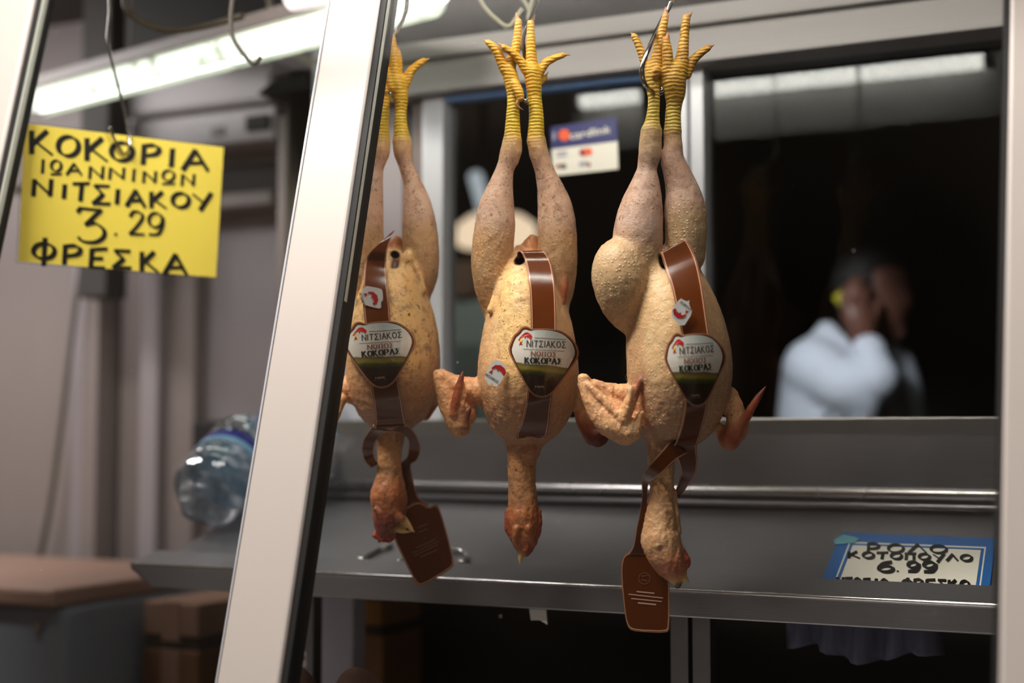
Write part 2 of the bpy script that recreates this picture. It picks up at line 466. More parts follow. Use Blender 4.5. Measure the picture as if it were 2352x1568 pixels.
# ================================================================== stainless counter
ct = empty('counter', (-.5, 1.9, FLOOR), 'long stainless steel counter with raised front rim running under the window behind the roosters', 'counter')
YF = 1.73; XL = X(300, YF); XR = 1.28
rim = G()
zf, zi, yi = EYE-.196, EYE-.1786, 1.80
prof = [(YF, zf), (YF+.004, zf+.003), (yi, zi), (yi, zi-.010), (YF+.012, zf-.008), (YF+.010, EYE-.228), (YF, EYE-.229)]
rim.hexa([(XL+(.0 if z > EYE-.21 else .045), y, z) for y, z in prof][::-1], [(XR, y, z) for y, z in prof][::-1])
rim.obj('front_rim', M['steel'], ct, bevel=.0025)
G().tube([(XL+.004, YF+.002, zf+.001), (XR, YF+.002, zf+.001)], .0028, 8).obj('rim_edge', M['steel2'], ct, True)
D0 = np.array([0, yi-.003, zi-.009]); D1 = np.array([0, 2.05, EYE-.109])
DN = np.array([0, -(D1[2]-D0[2]), D1[1]-D0[1]]); DN /= np.linalg.norm(DN)
dk = G().hexa([(XL+.02, D0[1], D0[2]), (XR, D0[1], D0[2]), (XR, D1[1], D1[2]), (XL+.02, D1[1], D1[2])][::-1],
              [(XL+.02, D0[1], D0[2]-.02), (XR, D0[1], D0[2]-.02), (XR, D1[1], D1[2]-.02), (XL+.02, D1[1], D1[2]-.02)][::-1])
dk.obj('deck', M['steel'], ct)
bs = G().box((XL+.1, 2.056, EYE-.125), (XR, 2.075, EYE+.0))
bs.obj('backsplash', M['steel'], ct)
for z, r in ((-.082, .0085), (-.1, .006)):
    G().tube([(XL+.1, 2.054, EYE+z), (XR, 2.054, EYE+z)], r, 14).obj('moulding', M['steel2'] if z > -.09 else M['steel'], ct, True)
for px in (716, 1562, 1612):
    x = X(px, 1.84)
    G().box((x-.012, 1.83, FLOOR), (x+.012, 1.855, EYE-.20)).obj('leg', M['steel'], ct)

def thing(g, name, mat, label, cat, group=None, bevel=0, smooth=False):
    return tag(g.obj(name, mat, None, smooth, bevel), label, cat, group)

# ================================================================== things under and beside the counter
x0, x1 = X(738, 2.0), X(814, 2.0)
pn = thing(G().box((x0, 2.0, FLOOR), (x1, 2.04, EYE-.2)), 'upright_panel', plain('pale_blue_grey_enamel', (226, 226, 238), .5, var=.03), 'pale blue-grey upright panel standing under the counter beside its left leg', 'panel', bevel=.003)  # enamel lightened to stand for street light reaching the panel
x0, x1 = X(435, 2.25), X(560, 2.25)
def carton(name, x0, x1, y0, y1, z0, z1, mat, label, grp=None):
    r = thing(G().box((x0, y0, z0), (x1, y1, z1)), name, mat, label, 'box', grp, bevel=.004)
    xm = (x0+x1)/2
    G().box((xm-.02, y0-.001, z1-.07), (xm+.02, y1, z1+.0008)).obj('packing_tape', M['cardpale'], r)
    return r
carton('cardboard_box', x0, x1, 2.12, 2.40, Zr(480, 1568, 2.25)-.30, Zr(480, 1470, 2.25), M['card'], 'brown cardboard box left of the leaning mullion, lower of the two')
carton('cardboard_box', x0+.002, x1, 2.12, 2.40, Zr(480, 1440, 2.25), Zr(480, 1366, 2.25), M['cardpale'], 'brown cardboard box left of the leaning mullion, upper of the two')
G_ = G().box((x0, 2.13, FLOOR), (x1, 2.39, Zr(480, 1568, 2.25)-.30))
thing(G_, 'storage_crate', M['tape'], 'dark crate under the two cardboard boxes left of the mullion', 'crate', bevel=.004)
thing(G().box((x0+.004, 2.125, Zr(480, 1470, 2.25)+.0012), (x1-.004, 2.395, Zr(480, 1440, 2.25)-.0005)), 'wooden_spacer', M['tape'], 'dark flat board between the two cardboard boxes', 'board')
x0, x1 = X(833, 2.3), X(878, 2.3)
z1 = Zr(850, 1372, 2.3); zm = Zr(850, 1436, 2.3); zm2 = Zr(850, 1458, 2.3)
oc = plain('ochre_cardboard', (168, 112, 40), .8, var=.15, scale=14)
thing(G().box((x0, 2.3, zm), (x1, 2.45, z1-.004)), 'ochre_carton', oc, 'ochre carton right of the pale upright panel, upper of the two', 'box', bevel=.003)
thing(G().box((x0+.003, 2.305, zm2), (x1-.003, 2.45, zm)), 'dark_carton', M['tape'], 'thin dark carton between the two ochre cartons', 'box', bevel=.003)
thing(G().box((x0, 2.3, FLOOR), (x1+.004, 2.45, zm2)), 'ochre_carton', plain('pale_ochre_cardboard', (146, 102, 62), .8, var=.15, scale=14), 'tall ochre carton right of the pale upright panel, lower of the two', 'box', bevel=.003)
# white note and bluish cloth below the counter
p = [at_y(*q, 1.742) for q in ((1213, 1380), (1253, 1382), (1257, 1434), (1240, 1424), (1219, 1424))]
g = G().hexa([v+np.array([0, .0015, 0]) for v in p], p)
nt = thing(g, 'paper_note', M['white'], 'small white paper note hanging from the underside of the counter rim', 'note')
cl = G(); nx, nz = 26, 10; vv = []
xa, xb = X(1795, 1.9), X(2150, 1.9); za, zb = EYE-.212, Zr(2000, 1508, 1.9)
for i in range(nx+1):
    for j in range(nz+1):
        u, v = i/nx, j/nz
        vv.append((xa+(xb-xa)*u, 1.9+.018*math.sin(u*31+v*2)*(.3+v)+.01*math.sin(u*13), za+(zb-za)*v*(1-.12*math.sin(u*9))))
o = mk('cloth', vv, [(i*(nz+1)+j, (i+1)*(nz+1)+j, (i+1)*(nz+1)+j+1, i*(nz+1)+j+1) for i in range(nx) for j in range(nz)], plain('grey_blue_cloth', (120, 124, 150), .85, var=.1), smooth=True)
s_ = o.modifiers.new('thick', 'SOLIDIFY'); s_.thickness = .002
tag(o, 'grey-blue folded cloth hanging under the right side of the counter', 'cloth')
# little white tag and two dark lumps at the bottom edge
p = [at_y(*q, 1.829) for q in ((686, 1494), (703, 1496), (704, 1532), (685, 1530))]
tg = thing(G().hexa([v+np.array([0, .001, 0]) for v in p], p), 'price_tag', M['white'], 'small white tag with a red mark beside the lower end of the black gasket', 'tag')
c = at_y(696, 1511, 1.8285)
G().tube([c, c+np.array([0, .0006, 0])], .0035, 14).obj('red_mark', M['redprint'], tg)
def lump(pts, label):
    P = [(at_y(a, b, 1.6), r*1.9/FP) for a, b, r in pts]
    lo = np.min([p-r for p, r in P], 0)-.01; hi = np.max([p+r for p, r in P], 0)+.01
    s = Sdf(lo, hi, .004)
    for i in range(len(P)-1): s.seg(P[i][0], P[i+1][0], P[i][1], P[i+1][1], .02)
    V, F = s.mesh(4)
    V += .0025*np.sin(V*140+np.roll(V, 1, 1)*90)
    z = V[:, 2]; zb = EYE-.44; V[:, 2] = zb+(z-z.min())*((z.max()-zb)/(z.max()-z.min()))
    tag(mk('meat_piece', V, F, M['meatdark'], smooth=True), label, 'meat')
lump([(640, 1610, 60), (678, 1590, 56)], 'dark brown rounded lump at the foot of the black gasket')
lump([(790, 1620, 56), (820, 1612, 66), (860, 1622, 58)], 'dark brown rounded lump below the pale upright panel')

# freezer at bottom left
fz = empty('chest_freezer', (X(60, 2.1), 2.2, FLOOR), 'blue-grey chest freezer with a pinkish lid in the bottom left corner', 'freezer')
xf = X(158, 1.95); zt = Zr(100, 1392, 1.95)
fcb = G().box((-3.2, 1.95, FLOOR), (xf, 2.42, zt)).obj('freezer_body', M['freezer'], fz, bevel=.01)
G().box((-3.22, 1.925, zt), (xf-.004, 2.44, zt+.034)).obj('lid', M['pinkwood'], fz, bevel=.008)
c = np.array([xf-.055, 1.948, zt-.035])
G().tube([c, c+np.array([0, -.01, 0])], .009, 14).obj('lock', M['walldark'], fcb)

# grey wall unit with a dark display, hatch below it
un = empty('wall_unit', (X(520, 2.5), 2.5, EYE+.5), 'pale grey boxy wall unit with a small dark display above the yellow sign', 'appliance')
z0, z1 = Zr(560, 332, 2.5), Zr(560, 150, 2.5)
zq = Zr(560, 250, 2.5)
G().box((X(300, 2.5), 2.46, zq), (X(638, 2.5), 2.62, z1)).obj('cover', M['unit'], un, bevel=.01)
G().box((X(300, 2.5), 2.48, z0), (X(638, 2.5), 2.62, zq-.004)).obj('control_panel', M['unit'], un, bevel=.006); cpn = bpy.context.scene.objects['control_panel']
G().box((X(552, 2.47), 2.472, Zr(575, 300, 2.47)), (X(606, 2.47), 2.482, Zr(575, 264, 2.47))).obj('display', M['black'], cpn, bevel=.003)
G().box((X(470, 2.47), 2.476, Zr(490, 312, 2.47)), (X(500, 2.47), 2.482, Zr(490, 290, 2.47))).obj('emblem', M['walldark'], cpn, bevel=.003)
hz = empty('hatch', (X(575, 2.55), 2.57, EYE+.3), 'dark brown hatch with a pale ledge under the grey wall unit', 'hatch')
brn = plain('dark_brown_board', (36, 28, 24), .6, var=.2)  # solid board, its dark colour standing for the shade inside the hatch
G().box((X(380, 2.57), 2.575, Zr(575, 444, 2.57)), (X(636, 2.57), 2.632, Zr(575, 333, 2.57))).obj('opening', brn, hz)
G().box((X(380, 2.57), 2.54, Zr(575, 478, 2.57)), (X(636, 2.57), 2.632, Zr(575, 446, 2.57))).obj('ledge', M['wall2'], hz, bevel=.004)
# column
cl = empty('steel_column', (X(690, 2.3), 2.25, FLOOR), 'dark brown shiny steel column just left of the leaning mullion', 'column')
xc = X(684, 2.25)
G().tube([(xc, 2.25, FLOOR), (xc, 2.25, Zr(690, 168, 2.25))], .026, 28).obj('shaft', M['column'], cl, True)
G().box((X(630, 2.28), 2.28, FLOOR), (X(652, 2.28), 2.31, EYE+.62)).obj('side_strip', M['wall2'], cl, bevel=.003)
G().hexa([(xc-.03, 2.22, Zr(690, 178, 2.25)), (xc+.035, 2.22, Zr(690, 178, 2.25)), (xc+.035, 2.29, Zr(690, 178, 2.25)), (xc-.03, 2.29, Zr(690, 178, 2.25))],
         [(xc-.07, 2.2, EYE+.645), (xc+.04, 2.2, EYE+.645), (xc+.04, 2.31, EYE+.645), (xc-.07, 2.31, EYE+.645)]).obj('bracket', M['black'], cl, bevel=.004)
# wall phone
ph = thing(G().box((X(452, 2.57), 2.55, Zr(480, 1085, 2.57)), (X(514, 2.57), 2.62, Zr(480, 966, 2.57))), 'wall_dispenser', M['black'], 'black box fixed to the grey wall above the water bottles', 'dispenser', bevel=.008)
# long cable on left
ca = G().tube(curve_pts([at_y(190, 600, 2.52), at_y(172, 720, 2.52), at_y(140, 980, 2.52), at_y(112, 1180, 2.52), at_y(70, 1370, 2.52), at_y(52, 1430, 2.52)]), .0065, 10)
thing(ca, 'cable', M['cable'], 'grey cable hanging slantwise against the panels below the yellow sign', 'cable', smooth=True)

# ================================================================== light fittings
A = at(70, 226, 2.97); B = at(1010, -22, 2.238); zc = .5*(A[2]+B[2]); A[2] = B[2] = zc
lf = empty('light_fitting', (A+B)/2, 'long lit fluorescent fitting with ribbed clear diffuser hanging at upper left', 'light')
ax = (B-A)/np.linalg.norm(B-A); sd = np.cross(ax, [0, 0, 1]); sd /= np.linalg.norm(sd)
def section(r0, a0, a1, n, rib=0, taper=True):
    V = []; L = np.linalg.norm(B-A)
    ts = [0, .03, .97, 1] if taper else [0, 1]
    for t in ts:
        q = (.72 if t in (0, 1) else 1) if taper else 1
        for i in range(n+1):
            a = a0+(a1-a0)*i/n; r = r0*q*(1+(rib if i % 2 else 0))
            V.append(A+ax*L*t+r*(math.cos(a)*sd-math.sin(a)*np.array([0, 0, 1])*.95))
    F = [(k*(n+1)+i, k*(n+1)+i+1, (k+1)*(n+1)+i+1, (k+1)*(n+1)+i) for k in range(len(ts)-1) for i in range(n)]
    F += [tuple(range(n+1))[::-1], tuple(range((len(ts)-1)*(n+1), len(ts)*(n+1)))]
    return V, F
def rib_mat():
    t = NT('ribbed_clear_plastic')
    a = t.n('BsdfTranslucent', {'Color': (.82, .85, .78)}); b = t.n('BsdfDiffuse', {'Color': (.7, .72, .64)})
    m_ = t.n('MixShader', {0: .3, 1: a.outputs[0], 2: b.outputs[0]}); t.t.links.new(m_.outputs[0], t.out.inputs[0]); return t.m
t = NT('lit_ribbed_diffuser')
nz_ = t.noise(22, 4, .6); spot = t.ramp(nz_, [(0, (1., 1, 1)), (.58, (1., 1, 1)), (.66, (.10, .11, .09))])
e = t.n('Emission', {'Color': t.mix(1.0, spot, (.95, 1, .93), 'MULTIPLY'), 'Strength': 4.0})
t.t.links.new(e.outputs[0], t.out.inputs[0])
V, F = section(.033, -.1, math.pi+.1, 24); dif = mk('diffuser', V, F, t.m, lf)
rb = G(); L = np.linalg.norm(B-A)
for k in range(30):
    a = -.05+(math.pi+.1)*k/29
    if 1.1 < a < 1.9: continue
    o_ = .0415*(math.cos(a)*sd-math.sin(a)*np.array([0, 0, 1])*.95)
    rb.tube([A+ax*L*.02+o_, A+ax*L*.98+o_], .0017, 5)
rb.obj('ribs', rib_mat(), dif)
hs = G()
hs.hexa([A+sd*s*.0435+np.array([0, 0, q]) for s, q in ((-1, .002), (1, .002), (1, .03), (-1, .03))],
        [B+sd*s*.0435+np.array([0, 0, q]) for s, q in ((-1, .002), (1, .002), (1, .03), (-1, .03))])
hs.obj('housing', M['walldark'], lf, bevel=.004)
for t_ in (.3, .8):
    p = A+ax*L*t_; G().tube([p+np.array([0, 0, .03]), np.array([p[0], p[1], EYE+.98])], .003, 6).obj('suspension_rod', M['walldark'], lf)

V1 = at_y(1335, 224, 2*YW-1.40); V2 = at_y(2258, 132, 2*YW-1.40)
tz = .5*(V1[2]+V2[2]); TY = 1.40
tl = empty('tube_light', ((V1[0]+V2[0])/2, TY, tz), 'lit fluorescent tube over the display, seen mirrored in the dark window', 'light')
G().tube([(V1[0], TY, tz), (V2[0], TY, tz)], .021, 20).obj('tube', M['tube'], tl, True)
for x in (V1[0]-.02, V2[0]): G().tube([(x, TY, tz), (x+.02, TY, tz)], .022, 16).obj('end_cap', M['white'], tl)
G().box((V1[0]-.04, TY-.05, tz+.03), (V2[0]+.04, TY+.05, tz+.07)).obj('housing', M['white'], tl, bevel=.004)
G().box((V1[0]-.04, TY-.056, tz-.105), (V2[0]+.04, TY-.050, tz+.07)).obj('reflector', M['white'], tl)
for x in (V1[0]+.1, V2[0]-.1): G().tube([(x, TY, tz+.07), (x, TY, tz+.6)], .004, 6).obj('suspension_rod', M['walldark'], tl)

def cable(name, pts, Z, r, mat, label):
    return thing(G().tube(curve_pts([at(px, py, Z+(q[0] if q else 0)) for px, py, *q in pts], 10), r, 8), name, mat, label, 'cable', smooth=True)
cable('cable', [(285, -30), (292, 22), (330, 52), (395, 70), (470, 60), (560, 36)], 2.25, .0055, plain('brown_cable', (74, 64, 48), .5), 'brown cable sagging in a loop above the lit fitting')
cable('cable', [(540, -40), (530, 30), (534, 82), (556, 120), (582, 146), (600, 130)], 2.05, .0032, M['cable'], 'thin grey wire crossing in front of the lit fitting')
cable('cable', [(610, -40), (632, 60), (650, 112), (680, 124), (700, 136), (728, 142), (770, 110)], 2.58, .005, M['cable2'], 'short pale cable end above the dark column bracket')
cable('cable', [(1090, -30), (1110, 12), (1140, 44), (1170, 60), (1200, 20)], 2.0, .0035, M['cable2'], 'pale green cable above the header, near the middle rooster hook')
cable('cable', [(1180, -30), (1205, 4), (1216, 26), (1212, 44), (1230, -30)], 2.02, .003, M['cable2'], 'thin pale cable dangling right above the middle rooster toes')

# ================================================================== behind the window
br = empty('room_lamp', at_y(1140, 530, 4.0), 'glowing warm lampshade seen through the window beside the middle rooster', 'lamp')
c = at_y(1140, 532, 4.0)
V = []; n = 24
for z, r in ((-.045, .115), (-.03, .125), (.02, .12), (.05, .08), (.06, .02)):
    for k in range(n): V.append(c+np.array([r*1.05*math.cos(2*math.pi*k/n), r*math.sin(2*math.pi*k/n), z]))
F = [(i*n+k, i*n+(k+1) % n, (i+1)*n+(k+1) % n, (i+1)*n+k) for i in range(4) for k in range(n)]+[tuple(range(n))[::-1], tuple(range(4*n, 5*n))]
mk('lamp_shade', V, F, M['warm'], br, True)
G().tube([c+np.array([0, 0, .06]), np.array([c[0], c[1], EYE+.98])], .005, 6).obj('cord', M['black'], br)
cb = empty('strip_lamp', at_y(1105, 440, 3.6), 'slanted cold white strip of light seen through the window left of the middle rooster', 'lamp')
a, b = at_y(1092, 405, 3.6), at_y(1114, 486, 3.75)
G().tube([a, b], .021, 12).obj('tube', M['cold'], cb, True)
G().box((a[0]-.01, 3.64, a[2]), (a[0]+.01, 3.66, EYE+.98)).obj('bracket', M['black'], cb)
x0, x1 = X(1020, 3.9), X(1120, 3.9)
cab = empty('cabinet', ((x0+x1)/2, 4.0, FLOOR), 'grey-green cabinet dimly seen through the window left of the middle rooster', 'cabinet')
lit = plain('grey_green_enamel', (170, 178, 168), .5)
G().box((x0-.3, 3.9, FLOOR), (x1, 4.3, Zr(1080, 690, 3.9))).obj('carcass', lit, cab, bevel=.01)
G().box((x0-.3, 3.87, Zr(1080, 690, 3.9)+.01), (x1-.04, 4.3, Zr(1080, 600, 3.9))).obj('top_box', M['cardpale'], cab, bevel=.01)
G().box((x0-.28, 3.885, EYE-.2), (x1-.02, 3.9, Zr(1080, 790, 3.9))).obj('door', M['dusty'], cab, bevel=.004)
# ================================================================== roosters
def skin_material():
    t = NT('plucked_rooster_skin')
    tint = t.n('Attribute', attribute_name='tint'); zone = t.n('Attribute', attribute_name='zone')
    zc = t.n('SeparateColor', {0: zone.outputs['Color']})
    sc_, go, mo = zc.outputs[0], zc.outputs[1], zc.outputs[2]
    n1 = t.noise(28, 4, .6); n2 = t.noise(150, 4, .65); n3 = t.noise(60, 3, .6)
    base = t.mix(t.ramp(n1, [(.3, 0.), (.7, 1.)]), tint.outputs['Color'], (1.12, 1.0, .90), 'MULTIPLY')
    base = t.mix(t.ramp(t.noise(17, 3, .6), [(.35, 0.), (.68, 1.)]), base, (.86, .79, .74), 'MULTIPLY')
    po = t.n('TexVoronoi', {'Vector': t.obj(), 'Scale': 250.0, 'Randomness': 1.0}).outputs['Distance']
    pm_ = t.math('MULTIPLY', t.ramp(po, [(.16, 1.), (.32, 0.)]), t.math('MULTIPLY', t.ramp(t.noise(38, 2), [(.48, 0.), (.62, 1.)]), mo))
    base = t.mix(t.math('MULTIPLY', pm_, 1.0, True), base, lin((140, 92, 40)))
    base = t.mix(t.math('MULTIPLY', t.ramp(n3, [(.5, 0.), (.75, 1.)]), t.math('MULTIPLY', mo, .75)), base, lin((132, 92, 72)))
    base = t.mix(t.math('MULTIPLY', t.ramp(n2, [(.60, 0.), (.68, 1.)]), t.math('MULTIPLY', mo, .8)), base, lin((104, 62, 32)))
    vo = t.n('TexVoronoi', {'Vector': t.obj(), 'Scale': 210.0, 'Randomness': .55}).outputs['Distance']
    dots = t.ramp(vo, [(.0, 1.), (.34, 0.)])
    gd = t.math('MULTIPLY', dots, go)
    base = t.mix(t.math('MULTIPLY', gd, .75), base, lin((246, 226, 176)))
    wv = t.n('TexWave', {'Vector': t.obj(), 'Scale': 74.0, 'Distortion': 3.2, 'Detail': 2.0, 'Detail Scale': 1.6}, wave_type='BANDS', bands_direction='Z').outputs['Fac']
    base = t.mix(t.math('MULTIPLY', t.math('SUBTRACT', 1.0, wv), t.math('MULTIPLY', sc_, .40)), base, (.50, .40, .18), 'MULTIPLY')
    fine = t.noise(420, 3, .6); wr = t.noise(70, 4, .6)
    h = t.math('ADD', t.math('MULTIPLY', gd, .8), t.math('MULTIPLY', t.math('MULTIPLY', wv, sc_), .5))
    h = t.math('ADD', h, t.math('ADD', t.math('MULTIPLY', fine, .35), t.math('MULTIPLY', wr, .5)))
    t.pbr(Base_Color=base, Roughness=t.math('ADD', t.math('MULTIPLY', n1, .2), .36), Normal=t.bump(h, .7, .002),
          Subsurface_Weight=.12, Subsurface_Radius=(1., .4, .2), Subsurface_Scale=.008, Specular_IOR_Level=.45)
    return t.m
SKIN = skin_material()
def pal(**over):
    p = {  # sRGB tint, then scales, follicles, mottling
        'leg': ((222, 188, 166), 0, .15, .8), 'hock': ((216, 180, 132), .1, 0, .5), 'shank': ((226, 198, 58), 1, 0, .15),
        'foot': ((226, 184, 58), .8, 0, .25), 'toe': ((230, 182, 60), .8, 0, .3), 'claw': ((176, 130, 92), 0, 0, 0),
        'body': ((238, 198, 152), 0, .25, .45), 'breast': ((246, 212, 152), 0, .3, .9), 'thigh': ((212, 176, 134), 0, .35, .6),
        'low': ((196, 150, 112), 0, .5, .4), 'vent': ((206, 146, 100), 0, 0, .6), 'neck': ((192, 144, 100), .0, .2, 1.),  # low: browner skin, darkened further for shading under the breast
        'crop': ((196, 140, 104), 0, .2, .8), 'head': ((176, 108, 66), 0, .2, 1.), 'face': ((124, 58, 46), 0, .3, 1.), 'comb': ((156, 48, 34), 0, .4, 0),
        'beak': ((222, 192, 128), 0, 0, 0), 'wing': ((228, 172, 124), 0, .35, .5), 'wingtip': ((158, 78, 48), 0, 0, .5), 'tip': ((104, 42, 34), 0, 0, .2),
        'eye': ((40, 18, 16), 0, 0, 0), 'mouth': ((40, 20, 16), 0, 0, 0), 'hole': ((64, 24, 16), 0, 0, .2), 'quill': ((232, 214, 176), 0, 0, 0), 'red': ((176, 84, 62), 0, 0, .3)}
    p.update(over)
    return {k: tuple(c*.97 for c in lin(v[0]))+tuple(v[1:]) for k, v in p.items()}
BVH = {}
from mathutils import noise as mnoise
AMP = {'leg': .0006, 'hock': .0012, 'shank': .0003, 'foot': .0004, 'toe': .0003, 'claw': 0, 'body': .0007, 'breast': .0008, 'thigh': .0009, 'low': .0014, 'vent': .0022, 'neck': .0019, 'crop': .0020,
       'head': .0016, 'face': .0018, 'comb': .003, 'beak': .0003, 'wing': .0018, 'wingtip': .0012, 'tip': .0012, 'eye': 0, 'mouth': 0, 'hole': .001, 'quill': 0, 'red': .001}
def rough_skin(V, F, amp):
    """wrinkles: push the skin along its normal by noise, by the amount each region has"""
    n = np.zeros_like(V); a, b, c = V[F[:, 0]], V[F[:, 1]], V[F[:, 2]]; fn = np.cross(b-a, c-a)
    for k in range(4): np.add.at(n, F[:, k], fn)
    n /= np.linalg.norm(n, axis=1)[:, None]+1e-12
    d = np.array([mnoise.noise((x*150, y*150, z*85))*.7+mnoise.noise((x*340, y*340, z*240))*.4 for x, y, z in V.tolist()])
    return V+n*(d*amp)[:, None]
def rooster(tagname, Z0, label, chains, subs, palette, h=.0015):
    m = Z0/FP
    P = []
    for key, k, ds, pts in chains:
        P.append((key, k*m, ds, [(at(x, y, Z0+d*m), r*m) for x, y, d, r in pts]))
    allp = np.array([q for c in P for q, r in c[3]]); allr = np.array([r*max(1, c[2]) for c in P for q, r in c[3]])
    s = Sdf((allp-allr[:, None]).min(0)-.008, (allp+allr[:, None]).max(0)+.008, h)
    for key, k, ds, pts in P:
        keys = list(key) if isinstance(key, (list, tuple)) else [key]*max(1, len(pts)-1)
        if len(pts) > 2:                              # round the limb off between its stations
            n = 5; A = curve_pts([np.append(p, r) for p, r in pts], n)
            pts = [(q[:3], max(q[3], .0005)) for q in A]; keys = [q for q in keys for _ in range(n)]
        s.chain(pts, k, ds, keys)
    for key, k, pts in subs:
        pts = [(at(x, y, Z0+d*m), r*m) for x, y, d, r in pts]
        for i in range(max(1, len(pts)-1)):
            a, ra = pts[i]; b, rb = pts[min(i+1, len(pts)-1)]
            s.seg(a, b, ra, rb, k*m, 1, key, sub=True)
    V, F = s.mesh(2)
    # subtracted pockets paint from the inside: use absolute distance for them
    C = s.paint(V, palette)
    V = rough_skin(V, F, s.paint(V, {k: (v,) for k, v in AMP.items()})[:, 0])
    for key, k, pts in subs:
        pts = [(at(x, y, Z0+d*m), r*m) for x, y, d, r in pts]
        for i in range(max(1, len(pts)-1)):
            a, ra = pts[i]; b, rb = pts[min(i+1, len(pts)-1)]
            dd = np.abs(s.dist(V, a, b, ra, rb, 1)); wgt = np.exp(-(dd/.0018)**2)[:, None]
            C = C*(1-wgt)+wgt*np.array(palette[key])
    o = mk('rooster', V, F, SKIN, smooth=True)
    one = np.ones((len(V), 1))
    set_attr(o.data, 'tint', np.concatenate([C[:, :3], one], 1)); set_attr(o.data, 'zone', np.concatenate([C[:, 3:6], one], 1))
    BVH[tagname] = (BVHTree.FromPolygons(V.tolist(), F.tolist()), Z0)
    return tag(o, label, 'rooster', 'plucked roosters hanging in a row')
def cast(who, px, py):
    d = ray(px, py); L = np.linalg.norm(d)
    hit = BVH[who][0].ray_cast(Vector(CAM), Vector(d/L))
    return None if hit[0] is None else hit[3]/L       # depth along the optical axis
def toe(pts, claw):                                   # a toe of yellow skin ending in a claw
    a = ['toe']*(len(pts)-1); return [(a, 2.5, 1, pts), ('claw', 1.5, 1, [pts[-1][:3]+(pts[-1][3]*.62,)]+claw)]

# ---- middle rooster
mid = []; LG = []
mid += [(['shank', 'shank', 'foot', 'foot'], 3, 1, [(1177, 322, 0, 20), (1178, 268, 0, 16), (1179, 225, 0, 14), (1176, 190, 0, 17), (1167, 158, 0, 17)])]
mid += toe([(1160, 160, -3, 13), (1148, 132, -8, 11.5), (1137, 112, -12, 10), (1122, 98, -14, 7.5)], [(1108, 91, -14, 1.6)])
mid += toe([(1172, 150, 2, 14), (1184, 112, 2, 11), (1189, 76, 0, 9.5), (1191, 50, -2, 8.5)], [(1186, 36, -3, 4), (1185, 28, -4, 1.6)])
mid += toe([(1183, 192, -14, 11), (1192, 212, -20, 11), (1196, 226, -22, 8)], [(1186, 240, -24, 3.5), (1203, 253, -25, 1.6)])
mid += [(['shank', 'shank', 'foot', 'foot'], 3, 1, [(1231, 322, 0, 20), (1232, 268, 0, 17), (1228, 222, 0, 16), (1226, 190, -4, 19), (1222, 164, -6, 20)])]
mid += toe([(1208, 160, -12, 12), (1192, 136, -18, 10), (1175, 120, -22, 9), (1157, 108, -25, 7)], [(1143, 97, -26, 1.6)])
mid += toe([(1222, 158, -4, 15), (1220, 120, -6, 12), (1219, 84, -8, 10), (1219, 52, -10, 8.5)], [(1226, 40, -11, 4), (1229, 29, -12, 1.6)])
mid += toe([(1238, 166, 0, 12), (1254, 144, 0, 10), (1272, 134, -2, 8.5), (1292, 127, -4, 7)], [(1312, 126, -4, 1.6)])
mid += toe([(1236, 190, 14, 10), (1250, 180, 26, 8)], [(1260, 164, 30, 1.6)])
legsM = ['hock', 'leg', 'leg', 'leg', 'leg', 'thigh', 'thigh', 'thigh']
LG += [(legsM, 5, 1, [(1176, 326, 0, 22), (1173, 352, 0, 24.5), (1160, 389, 2, 21), (1150, 427, 5, 28), (1140, 478, 8, 41), (1136, 529, 10, 47), (1130, 592, 14, 48), (1134, 650, 22, 46), (1146, 712, 34, 38)])]
LG += [(legsM, 5, 1, [(1232, 326, 0, 22), (1238, 352, 0, 22.5), (1250, 389, 2, 22), (1262, 427, 5, 29), (1275, 478, 8, 40), (1279, 529, 10, 45), (1281, 592, 14, 45), (1277, 650, 22, 44), (1264, 712, 34, 40)])]
mid += [(['body', 'body', 'body', 'low', 'low'], 22, 1, [(1212, 640, 40, 66), (1213, 720, 25, 92), (1213, 800, 12, 110), (1213, 870, 8, 116), (1212, 925, 12, 100), (1204, 965, 20, 66)])]
mid += [(['breast', 'breast', 'breast', 'low'], 26, 1, [(1196, 634, -8, 40), (1204, 690, -34, 56), (1208, 780, -52, 64), (1210, 870, -52, 66), (1208, 930, -32, 58)])]
mid += [('low', 16, 1, [(1158, 940, 5, 40), (1162, 962, 8, 34)]), ('low', 16, 1, [(1258, 925, 8, 44), (1258, 945, 12, 36)])]
mid += LG
mid += [('vent', 8, 1, [(1214, 625, 50, 38), (1218, 570, 46, 22), (1224, 552, 44, 13)]), ('vent', 6, 1, [(1192, 574, 30, 12), (1184, 600, 12, 16)]), ('vent', 6, 1, [(1176, 618, -14, 12), (1200, 612, -20, 16), (1235, 606, -14, 20)])]
mid += [('breast', 6, 1, [(1164, 600, -4, 7), (1150, 650, -22, 8), (1128, 712, -30, 10)]), ('red', 5, 1, [(1290, 610, -10, 6), (1296, 650, -18, 7), (1292, 690, -16, 9)])]
